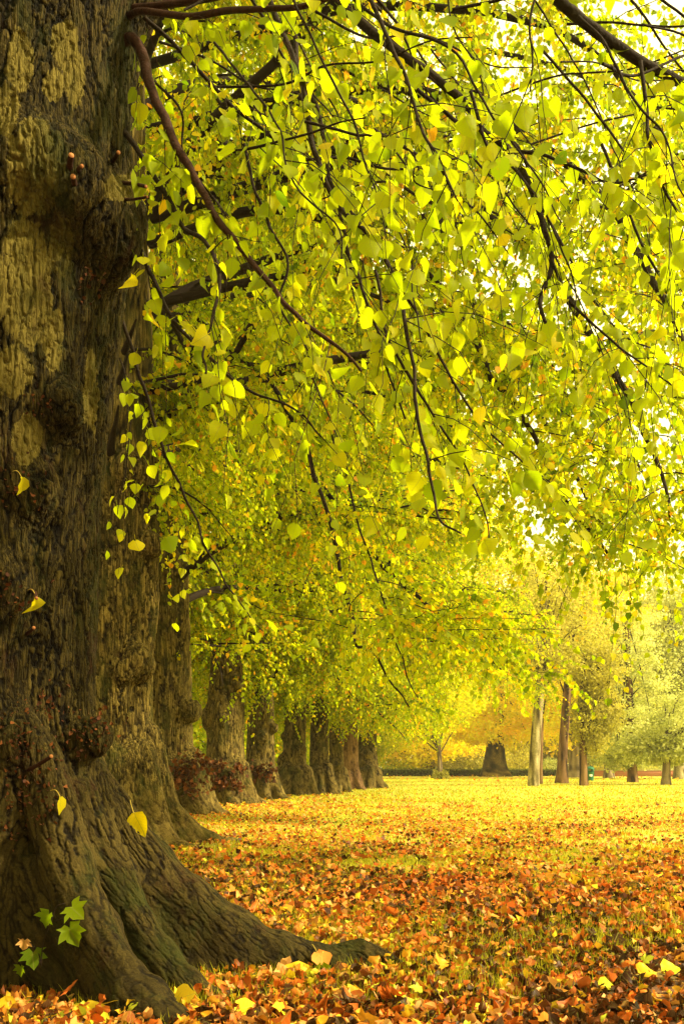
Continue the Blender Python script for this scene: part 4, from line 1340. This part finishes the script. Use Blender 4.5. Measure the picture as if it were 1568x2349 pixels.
def root_clear(x, y):
    return np.ones(len(x), bool)


def litter(n, d0, d1, size, tpl, mu, sd, spread, lift=.015, power=1.0, tilt=.6, clump=0.0, fade=None):
    r = rng
    y = (r.random(n) ** power) * (d1 - d0) + d0
    x = r.uniform(-1, 1, n) * (spread * y + 1.2)
    if clump:
        keep_ = fbm(np.stack([x * 1.3, y * .9, 0 * x], -1), 3) + r.normal(0, .08, n) > clump
        x, y = x[keep_], y[keep_]
    if fade:
        k = r.random(len(x)) > (y - fade[0]) / (fade[1] - fade[0])
        x, y = x[k], y[k]
    if d1 > 20:      # the open lawn to the right has fewer leaves
        k = r.random(len(x)) > .80 * np.clip((x + .14 * y - 2.5) / 5, 0, 1) * np.clip((y - 15) / 9, 0, 1)
        x, y = x[k], y[k]
    n = len(x)
    z = gz(x, y) + np.abs(r.normal(0, lift, n)) + .006
    a = r.uniform(0, 6.283, n)
    ax = np.stack([np.cos(a), np.sin(a), r.normal(0, tilt, n)], -1)
    flip = np.where(r.random(n) < .35, -1.0, 1.0)
    nm = np.stack([r.normal(0, tilt, n), r.normal(0, tilt, n), flip], -1)
    tn = np.clip(r.normal(mu, sd, n) if np.isscalar(mu) else mu(x, y) + r.normal(0, sd, n), 0, 1)
    return np.stack([x, y, z], -1), ax, nm, size * r.uniform(.5, 1.35, n), tn


def mufn(x, y):
    far = np.clip((y - 5) / 30, 0, 1)
    patch = fbm(np.stack([x * .8, y * .5, 0 * x + 3.3], -1), 2) - .5
    return .25 + .46 * far + .6 * patch


rng = np.random.default_rng(5)
ml = MB()
put_leaves(ml, *litter(72000, 2.4, 14, .041, LIT, mufn, .30, .5, lift=.018, tilt=.6, power=1.15, fade=(7, 14), clump=.34), LIT, widen=.28, bendmu=1.7, jit=.055)
put_leaves(ml, *litter(3600, 2.4, 12, .085, LOBED, lambda x, y: mufn(x, y) + .1, .28, .5, lift=.022, tilt=.55, power=1.1), LOBED, widen=.2, bendmu=2.0, bendsd=1.6, jit=.03)
o = ml.build('fallen_leaves', M_LITTER_NEAR)
tag(o, 'carpet of rust, orange and yellow fallen leaves on the near lawn', 'leaves', kind='stuff')
ml = MB()
put_leaves(ml, *litter(82000, 6.5, 26, .058, KITE, mufn, .25, .5, lift=.022, power=1.15, clump=.37, tilt=.7), KITE)
put_leaves(ml, *litter(60000, 24, 75, .095, KITE, mufn, .22, .45, lift=.02, power=1.2, clump=.43), KITE)
put_leaves(ml, *litter(26000, 70, 125, .2, KITE, mufn, .22, .45, lift=.03, clump=.42), KITE)
o = ml.build('fallen_leaves', M_LITTER)
tag(o, 'golden and orange fallen leaves scattered over the far lawn', 'leaves', kind='stuff')


def grass_mesh():
    r = rng
    parts = []
    for (n, d0, d1, hgt, w, cl) in [(150000, 2.6, 12, .07, .0028, .43), (70000, 10, 30, .06, .008, .42), (60000, 28, 90, .07, .02, .38)]:
        y = r.random(n) * (d1 - d0) + d0
        x = r.uniform(-1, 1, n) * (.5 * y + 1.0)
        f_ = fbm(np.stack([x * 1.1 + 7, y * .8, 0 * x], -1), 3) + .10 * np.clip((y + x - 6) / 15, 0, 1)
        k = f_ + r.normal(0, .05, n) > cl
        x, y = x[k], y[k]
        n = len(x)
        hh = hgt * r.uniform(.5, 1.3, n)
        a = r.uniform(0, 6.283, n)
        ln = r.normal(0, .35, (n, 2))
        p = np.stack([x, y, gz(x, y) - .003], -1)
        s = np.stack([np.cos(a), np.sin(a), 0 * a], -1) * w
        tip_ = p + np.stack([ln[:, 0] * hh, ln[:, 1] * hh, hh], -1)
        V = np.stack([p - s, p + s, tip_], 1).reshape(-1, 3)
        parts.append((V, np.repeat(np.clip(r.normal(.45, .22, n), 0, 1), 3)))
    mb = MB()
    for V, t in parts:
        mb.add(V, [np.arange(len(V)).reshape(-1, 3)], t)
    o = mb.build('grass', M_GRASS)
    tag(o, 'short green grass tufts showing between the fallen leaves', 'grass', kind='stuff')


grass_mesh()

# ---- single leaves that stand out -----------------------------------------------------
def one_leaf(label, pos, axis, normal, size, tone, mat, name='fallen_leaf', group='single large leaves near the foot of the front trunk', tpl=HEART):
    mb = MB()
    put_leaves(mb, np.zeros((1, 3)), np.array([axis], float), np.array([normal], float), np.array([size]), np.array([tone]), tpl, widen=.05, bendmu=1.6, jit=.035)
    st = MB()
    a = nrm(np.array(axis, float))
    tube(st, spline([np.zeros(3), -a * size * .35 + np.array([0, 0, .01]), -a * size * .7 + np.array([0.01, 0, -.004])], 7), .0018, 5)
    o = mb.build(name, mat)
    o.location = pos
    tag(o, label, 'leaf', group)
    st.build('stalk', M_STALK, o)
    return o


G2 = lambda x, y, d: at(x, y, d)
one_leaf('big bright yellow leaf caught upright on the root ridge of the front trunk', at(308, 1868, on_trunk(312, 1888, 4.46) - .02), (.4, -.2, -.9), (-.2, -1, .2), .115, .88, M_LEAF_NEAR)
one_leaf('pale tan leaf draped over the end of the long root', at(728, 2186, on_trunk(728, 2196, 4.85) - .02), (.5, -.6, -.5), (.2, -.7, .7), .10, .46, M_LITTER_NEAR)
one_leaf('large pale yellow leaf leaning against the long root near its tip', at(665, 2245, 4.72), (.7, .1, .35), (-.2, -1, .3), .13, .80, M_LITTER_NEAR)
one_leaf('dark green leaf hanging below the tip of the long root', at(738, 2215, 4.74), (.05, -.2, -1), (.1, -1, .1), .10, .06, M_LEAF_NEAR)
one_leaf('yellow leaf standing in the litter between the two front roots', at(405, 2290, 4.12), (.5, -.3, .2), (-.1, -.9, .6), .105, .84, M_LITTER_NEAR)
one_leaf('large yellow leaf lying on the litter at the lower right', G2(1468, 2235, 4.6), (.8, .2, .35), (-.1, -.6, .9), .095, .80, M_LITTER_NEAR)
one_leaf('yellow green leaf tucked behind the large yellow one at the lower right', G2(1520, 2228, 4.72), (.8, .1, .4), (0, -.6, .8), .095, .95, M_LITTER_NEAR)
one_leaf('lime yellow leaf with a green stalk on the litter, lower right', G2(1370, 2258, 4.45), (.8, -.3, .1), (0, -.5, .9), .08, .97, M_LITTER_NEAR)
one_leaf('long pale cream leaf rolled on the litter near the bottom edge', G2(1240, 2310, 4.05), (.8, -.4, .05), (.2, -.9, .5), .10, .80, M_LITTER_NEAR)
one_leaf('round yellow leaf on the brown litter at the bottom centre', G2(915, 2305, 4.02), (.6, .4, .3), (0, -.8, .7), .085, .9, M_LITTER_NEAR)
one_leaf('cupped yellow leaf just left of the rolled cream leaf', G2(1090, 2325, 3.98), (.5, .4, .2), (.2, -.8, .7), .08, .88, M_LITTER_NEAR)
one_leaf('bright yellow leaf at the bottom edge right of the front root', G2(545, 2318, 3.95), (.6, .2, .2), (0, -.7, .8), .10, .9, M_LITTER_NEAR)
one_leaf('yellow leaf with ragged edge at the bottom left corner', G2(190, 2330, 3.95), (.7, -.1, .3), (0, -.9, .5), .11, .86, M_LITTER_NEAR)
one_leaf('yellow leaf poking up far left at the foot of the front trunk', G2(30, 2325, 3.98), (-.5, -.1, .3), (0, -.9, .5), .11, .82, M_LITTER_NEAR)

# ---- sprig of green leaves on the trunk foot
def sprig():
    dT = min(on_trunk(x, y, 4.2) for x, y in ((95, 2215), (150, 2106), (60, 2145), (120, 2080), (150, 2200), (190, 2150))) - .03

    b = at(100, 2140, dT)
    e = empty('seedling', at(95, 2215, dT))
    tag(e, 'small seedling with green lobed leaves and one orange leaf against the front trunk', 'plant')
    o0 = np.array(e.location)
    mb = MB()
    for q in [[(95, 2215), (100, 2160), (118, 2115)], [(118, 2115), (150, 2107), (165, 2110)], [(118, 2115), (130, 2080), (150, 2072)], [(95, 2215), (80, 2180), (62, 2150)], [(95, 2215), (90, 2190), (78, 2170)]]:
        tube(mb, spline([at(x, y, dT) - o0 for x, y in q], 7), .0024, 5)
    mb.build('stem', M_TWIG, e)
    for (x, y, ax, nm, s, t, mat) in [(150, 2106, (.45, 0, -1), (.1, -1, .3), .135, .16, M_LEAF_NEAR), (150, 2068, (.6, -.1, -.55), (0, -1, .5), .11, .2, M_LEAF_NEAR), (120, 2080, (-.35, 0, -.8), (-.5, -1, .1), .10, .08, M_LEAF_NEAR),
                                      (60, 2145, (-.2, 0, -1), (.3, -1, 0), .07, .52, M_LITTER_NEAR), (75, 2165, (.05, 0, -1), (.6, -.8, 0), .11, .02, M_LEAF_NEAR), (48, 2205, (-.05, 0, -1), (-.4, -1, 0), .07, .1, M_LEAF_NEAR)]:
        lb = MB()
        put_leaves(lb, np.array([at(x, y, dT - .015) - o0]), np.array([ax], float), np.array([nm], float), np.array([s]), np.array([t]), LOBED, widen=.05, bendmu=1.4, jit=.02)
        lb.build('leaf', mat, e)


sprig()

# ================================================================== HEDGE, WALL, BIN, BUSHES
def box(mb, lo, hi, tone=0.0):
    lo, hi = np.array(lo), np.array(hi)
    v = np.array([[(lo, hi)[a][0], (lo, hi)[b][1], (lo, hi)[c][2]] for a in (0, 1) for b in (0, 1) for c in (0, 1)])
    f = np.array([(0, 1, 3, 2), (4, 6, 7, 5), (0, 4, 5, 1), (2, 3, 7, 6), (0, 2, 6, 4), (1, 5, 7, 3)])
    mb.add(v, [f], tone)


def hedge(name, label, x0, x1, d, h, depth, n, mat, seed):
    X0, X1 = (x0 - CX) / F * d, (x1 - CX) / F * d
    o = empty(name, ((X0 + X1) / 2, d, 0))
    tag(o, label, 'hedge')
    r = np.random.default_rng(seed)
    core = MB()
    nx = 60
    xs = np.linspace(X0, X1, nx) - (X0 + X1) / 2
    for a, b in zip(xs[:-1], xs[1:]):
        pass
    prof = [(-depth / 2, 0), (-depth / 2 * .95, h * .85), (-depth * .3, h * .95), (depth * .3, h * .95), (depth / 2, h * .8), (depth / 2, 0)]
    V = np.array([[(x, y * (1 + r.normal(0, .05)), z * (1 + r.normal(0, .03))) for (y, z) in prof] for x in xs])
    m = len(prof)
    i = np.arange(nx - 1)[:, None] * m
    j = np.arange(m - 1)[None]
    q = np.stack([i + j, i + m + j, i + m + j + 1, i + j + 1], -1).reshape(-1, 4)
    core.add(V.reshape(-1, 3), [q, np.arange(m)[None], ((nx - 1) * m + np.arange(m))[None, ::-1]], .2)
    core.build('stems', M_TWIG, o)
    lf = MB()
    p = np.stack([r.uniform(xs[0], xs[-1], n), 0 * np.zeros(n), np.zeros(n)], -1)
    u = r.random(n)
    front = u < .5
    p[:, 1] = np.where(front, -depth / 2, r.uniform(-.5, .5, n) * depth) + r.normal(0, .05, n)
    p[:, 2] = np.where(front, r.random(n) * h, h) + r.normal(0, .04, n)
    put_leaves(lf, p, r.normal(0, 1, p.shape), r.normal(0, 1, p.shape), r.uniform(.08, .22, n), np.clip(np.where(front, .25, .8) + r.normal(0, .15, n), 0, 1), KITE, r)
    lf.build('foliage', mat, o)


hedge('hedge', 'long low clipped hedge closing the far side of the lawn', 700, 1360, 112, .72, 1.4, 9000, M_GREEN, 71)


def brick_wall(x0, x1, d, h):
    X0, X1 = (x0 - CX) / F * d, (x1 - CX) / F * d
    m, nt, out = new_mat('red_brick')
    L = nt.links
    geo = N(nt, 'TexCoord').outputs['Object']
    mp = N(nt, 'Mapping'); mp.inputs['Rotation'].default_value = (R(90), 0, 0); L.new(geo, mp.inputs[0])
    bt = N(nt, 'TexBrick', i_Scale=4.0); bt.inputs['Color1'].default_value = (.36, .10, .05, 1); bt.inputs['Color2'].default_value = (.26, .08, .045, 1); bt.inputs['Mortar'].default_value = (.35, .26, .18, 1)
    L.new(mp.outputs[0], bt.inputs['Vector'])
    p = N(nt, 'BsdfPrincipled', i_Roughness=.9); L.new(bt.outputs[0], p.inputs['Base Color']); L.new(p.outputs[0], out.inputs[0])
    o = empty('garden_wall', ((X0 + X1) / 2, d, 0))
    tag(o, 'low red brick wall at the far right edge of the lawn', 'wall')
    w = (X1 - X0) / 2
    a = MB(); box(a, (-w, -.12, -.05), (w, .12, h - .08)); a.build('brickwork', m, o, smooth=False)
    b = MB(); box(b, (-w - .02, -.17, h - .08), (w + .02, .17, h)); b.build('coping', simple_mat('stone_coping', (.42, .36, .24), .8), o, smooth=False)


brick_wall(1362, 1760, 108, .72)


def bush(name, label, x, d, r_, h, n, mat, seed, dome=True, cat='bush', mu=.5, size=.14):
    b = at(x, HY + F / d, d)
    o = empty(name, b)
    tag(o, label, cat, 'bushes around the far hedge')
    r = np.random.default_rng(seed)
    s = MB()
    for k in range(9):
        a = r.uniform(0, 6.28)
        tube(s, spline([(0, 0, -.05), (r_ * .3 * math.cos(a), r_ * .3 * math.sin(a), h * .45), (r_ * .7 * math.cos(a), r_ * .7 * math.sin(a), h * .8)], 6), np.linspace(.04, .01, 6), 5)
    s.build('stem', M_TWIG, o)
    lf = MB()
    u = nrm(r.normal(0, 1, (n, 3)))
    u[:, 2] = np.abs(u[:, 2]) * 1.0
    rad = r.uniform(.75 if dome else .35, 1.0, n)
    p = u * rad[:, None] * np.array([r_, r_, h]) * (1 if dome else 1 + .2 * np.sin(7 * u[:, 0:1] + seed))
    if dome:
        low = r.random(n) < .35
        p[low, 2] *= r.random(low.sum())
    put_leaves(lf, p, u + r.normal(0, .8, p.shape), r.normal(0, .6, p.shape) + u, size * r.uniform(.5, 1.3, n), np.clip(r.normal(mu, .22, n), 0, 1), KITE, r)
    lf.build('foliage', mat, o)


bush('topiary_bush', 'round clipped dome bush behind the hedge, between the pale trunk and the pine', 1262, 118, 1.7, 2.2, 2600, M_PALE, 73, mu=.3)
bush('bush', 'scrubby brown and green bush around the foot of the thin trunked tree', 1010, 83.5, .95, .75, 900, M_OLIVE, 74, False, mu=.15, size=.16)
bush('bush', 'wide grey green bush behind the hedge to the right of the great lime', 1190, 121, 4.2, 3.3, 5200, M_OLIVE, 75, False, mu=.5, size=.22)
bush('bush', 'dark green bush behind the hedge to the left of the great lime', 1075, 121, 4.2, 3.3, 4400, M_OLIVE, 76, False, mu=.15, size=.22)
bush('bush', 'olive bush behind the hedge right behind the thin trunked tree', 1012, 123, 4.4, 3.6, 4400, M_OLIVE, 92, False, mu=.6, size=.22)
bush('bush', 'low yellowish bush behind the hedge beside the last row trunk', 905, 121, 4.2, 3.3, 4400, M_LEAF, 77, False, mu=.55, size=.22)
bush('bush', 'pale bush behind the brick wall at the right edge', 1545, 118, 4.2, 3.3, 4400, M_PALE, 78, False, mu=.5, size=.22)
bush('bush', 'grey green bush behind the brick wall, below the cedar', 1420, 118, 4.2, 3.3, 4400, M_OLIVE, 79, False, mu=.6, size=.22)


def litter_bin(x, d):
    b = at(x, HY + F / d, d)
    o = empty('litter_bin', b)
    tag(o, 'dark green litter bin with a domed hood on the lawn by the grey green tree', 'bin')
    g = simple_mat('green_plastic', (.015, .11, .06), .45, .15)
    def lathe(pr, sides=28):
        mb = MB()
        P = np.array([(0, 0, z) for _, z in pr], float)
        th = np.arange(sides) * 2 * math.pi / sides
        v = np.array([[(r * math.cos(t), r * math.sin(t), z) for t in th] for r, z in pr]).reshape(-1, 3)
        i = np.arange(len(pr) - 1)[:, None] * sides
        j = np.arange(sides)[None]
        k = (j + 1) % sides
        mb.add(v, [np.stack([i + j, i + k, i + sides + k, i + sides + j], -1).reshape(-1, 4)])
        return mb
    lathe([(.001, 0), (.25, 0), (.26, .04), (.28, .62), (.30, .64), (.30, .68)]).build('body', g, o)
    pst = MB()
    for k in range(4):
        a = R(45 + 90 * k)
        box(pst, (.25 * math.cos(a) - .05, .25 * math.sin(a) - .05, .68), (.25 * math.cos(a) + .05, .25 * math.sin(a) + .05, .84))
    pst.build('post', g, o, smooth=False)
    lathe([(.31, .84), (.32, .88), (.28, .97), (.18, 1.03), (.06, 1.06), (.001, 1.06)]).build('hood', g, o)
    mb = MB()
    th = np.linspace(-2.0, -1.2, 7)
    v = np.concatenate([np.stack([.283 * np.cos(th), .283 * np.sin(th), 0 * th + z], -1) for z in (.32, .48)])
    mb.add(v, [np.array([(k, k + 1, k + 8, k + 7) for k in range(6)])])
    mb.build('label_plate', simple_mat('white_plate', (.7, .7, .62), .5, .05), o)


litter_bin(1352, 74)

# ---- thin warm volume added to brighten the far trees, standing in for veiling glare
hz = MB()
box(hz, (-260, -60, -1.5), (260, 330, 60))
m, nt, out = new_mat('glare_volume')
pv = nt.nodes.new('ShaderNodeVolumePrincipled')
pv.inputs['Color'].default_value = (1.0, .93, .70, 1)
pv.inputs['Density'].default_value = 0.0005
pv.inputs['Anisotropy'].default_value = 0.3
nt.links.new(pv.outputs[0], out.inputs['Volume'])
tag(hz.build('glare_veil', m, smooth=False), kind='stuff')

# ================================================================== SKY, SUN, CAMERA
SUN_EL, SUN_AZ = R(34), R(104)        # azimuth measured from the view direction towards the right
w = bpy.data.worlds.new('World')
sc.world = w
w.use_nodes = True
nt = w.node_tree
nt.nodes.clear()
out = nt.nodes.new('ShaderNodeOutputWorld')
bg = nt.nodes.new('ShaderNodeBackground')
sky = nt.nodes.new('ShaderNodeTexSky')
sky.sky_type = 'NISHITA'
sky.sun_disc = False
sky.sun_elevation = SUN_EL
sky.sun_rotation = SUN_AZ
sky.dust_density = 4.0
sky.air_density = 1.0
# thin bright cloud over the whole sky
tc = nt.nodes.new('ShaderNodeTexCoord')
no = N(nt, 'TexNoise', i_Scale=2.2, i_Detail=5.0, i_Roughness=.6)
nt.links.new(tc.outputs['Generated'], no.inputs['Vector'])
cl = ramp(nt, [(.25, (11, 9.3, 3.7)), (.75, (14.5, 12.4, 5.4))])
nt.links.new(no.outputs[0], cl.inputs[0])
nt.links.new(mixc(nt, .86, sky.outputs[0], cl.outputs[0]), bg.inputs[0])
bg.inputs[1].default_value = 0.10
nt.links.new(bg.outputs[0], out.inputs[0])

sd = bpy.data.lights.new('Sun', 'SUN')
sd.energy = 4.8
sd.angle = R(3)
sd.color = (1.0, .84, .52)
so = bpy.data.objects.new('Sun', sd)
col.objects.link(so)
dirv = Vector((math.sin(SUN_AZ) * math.cos(SUN_EL), math.cos(SUN_AZ) * math.cos(SUN_EL), math.sin(SUN_EL)))
so.rotation_euler = dirv.to_track_quat('Z', 'Y').to_euler()
so.location = dirv * 50

cd = bpy.data.cameras.new('Camera')
cd.sensor_fit = 'VERTICAL'
cd.sensor_height = 36.0
cd.lens = F / 2349 * 36.0
cd.shift_y = (HY - 1174.5) / 2349.0
cd.clip_end = 5000
cd.clip_start = 0.05
co_ = bpy.data.objects.new('Camera', cd)
col.objects.link(co_)
co_.location = (0, 0, H)
co_.rotation_euler = (R(90), 0, 0)
sc.camera = co_

sc.render.resolution_x, sc.render.resolution_y = 683, 1024
sc.view_settings.view_transform = 'Standard'
sc.view_settings.look = 'None'
sc.view_settings.gamma = 1.0
sc.view_settings.exposure = 1.42
sc.cycles.max_bounces = 12
sc.cycles.diffuse_bounces = 9
sc.cycles.transmission_bounces = 6
sc.cycles.use_denoising = True
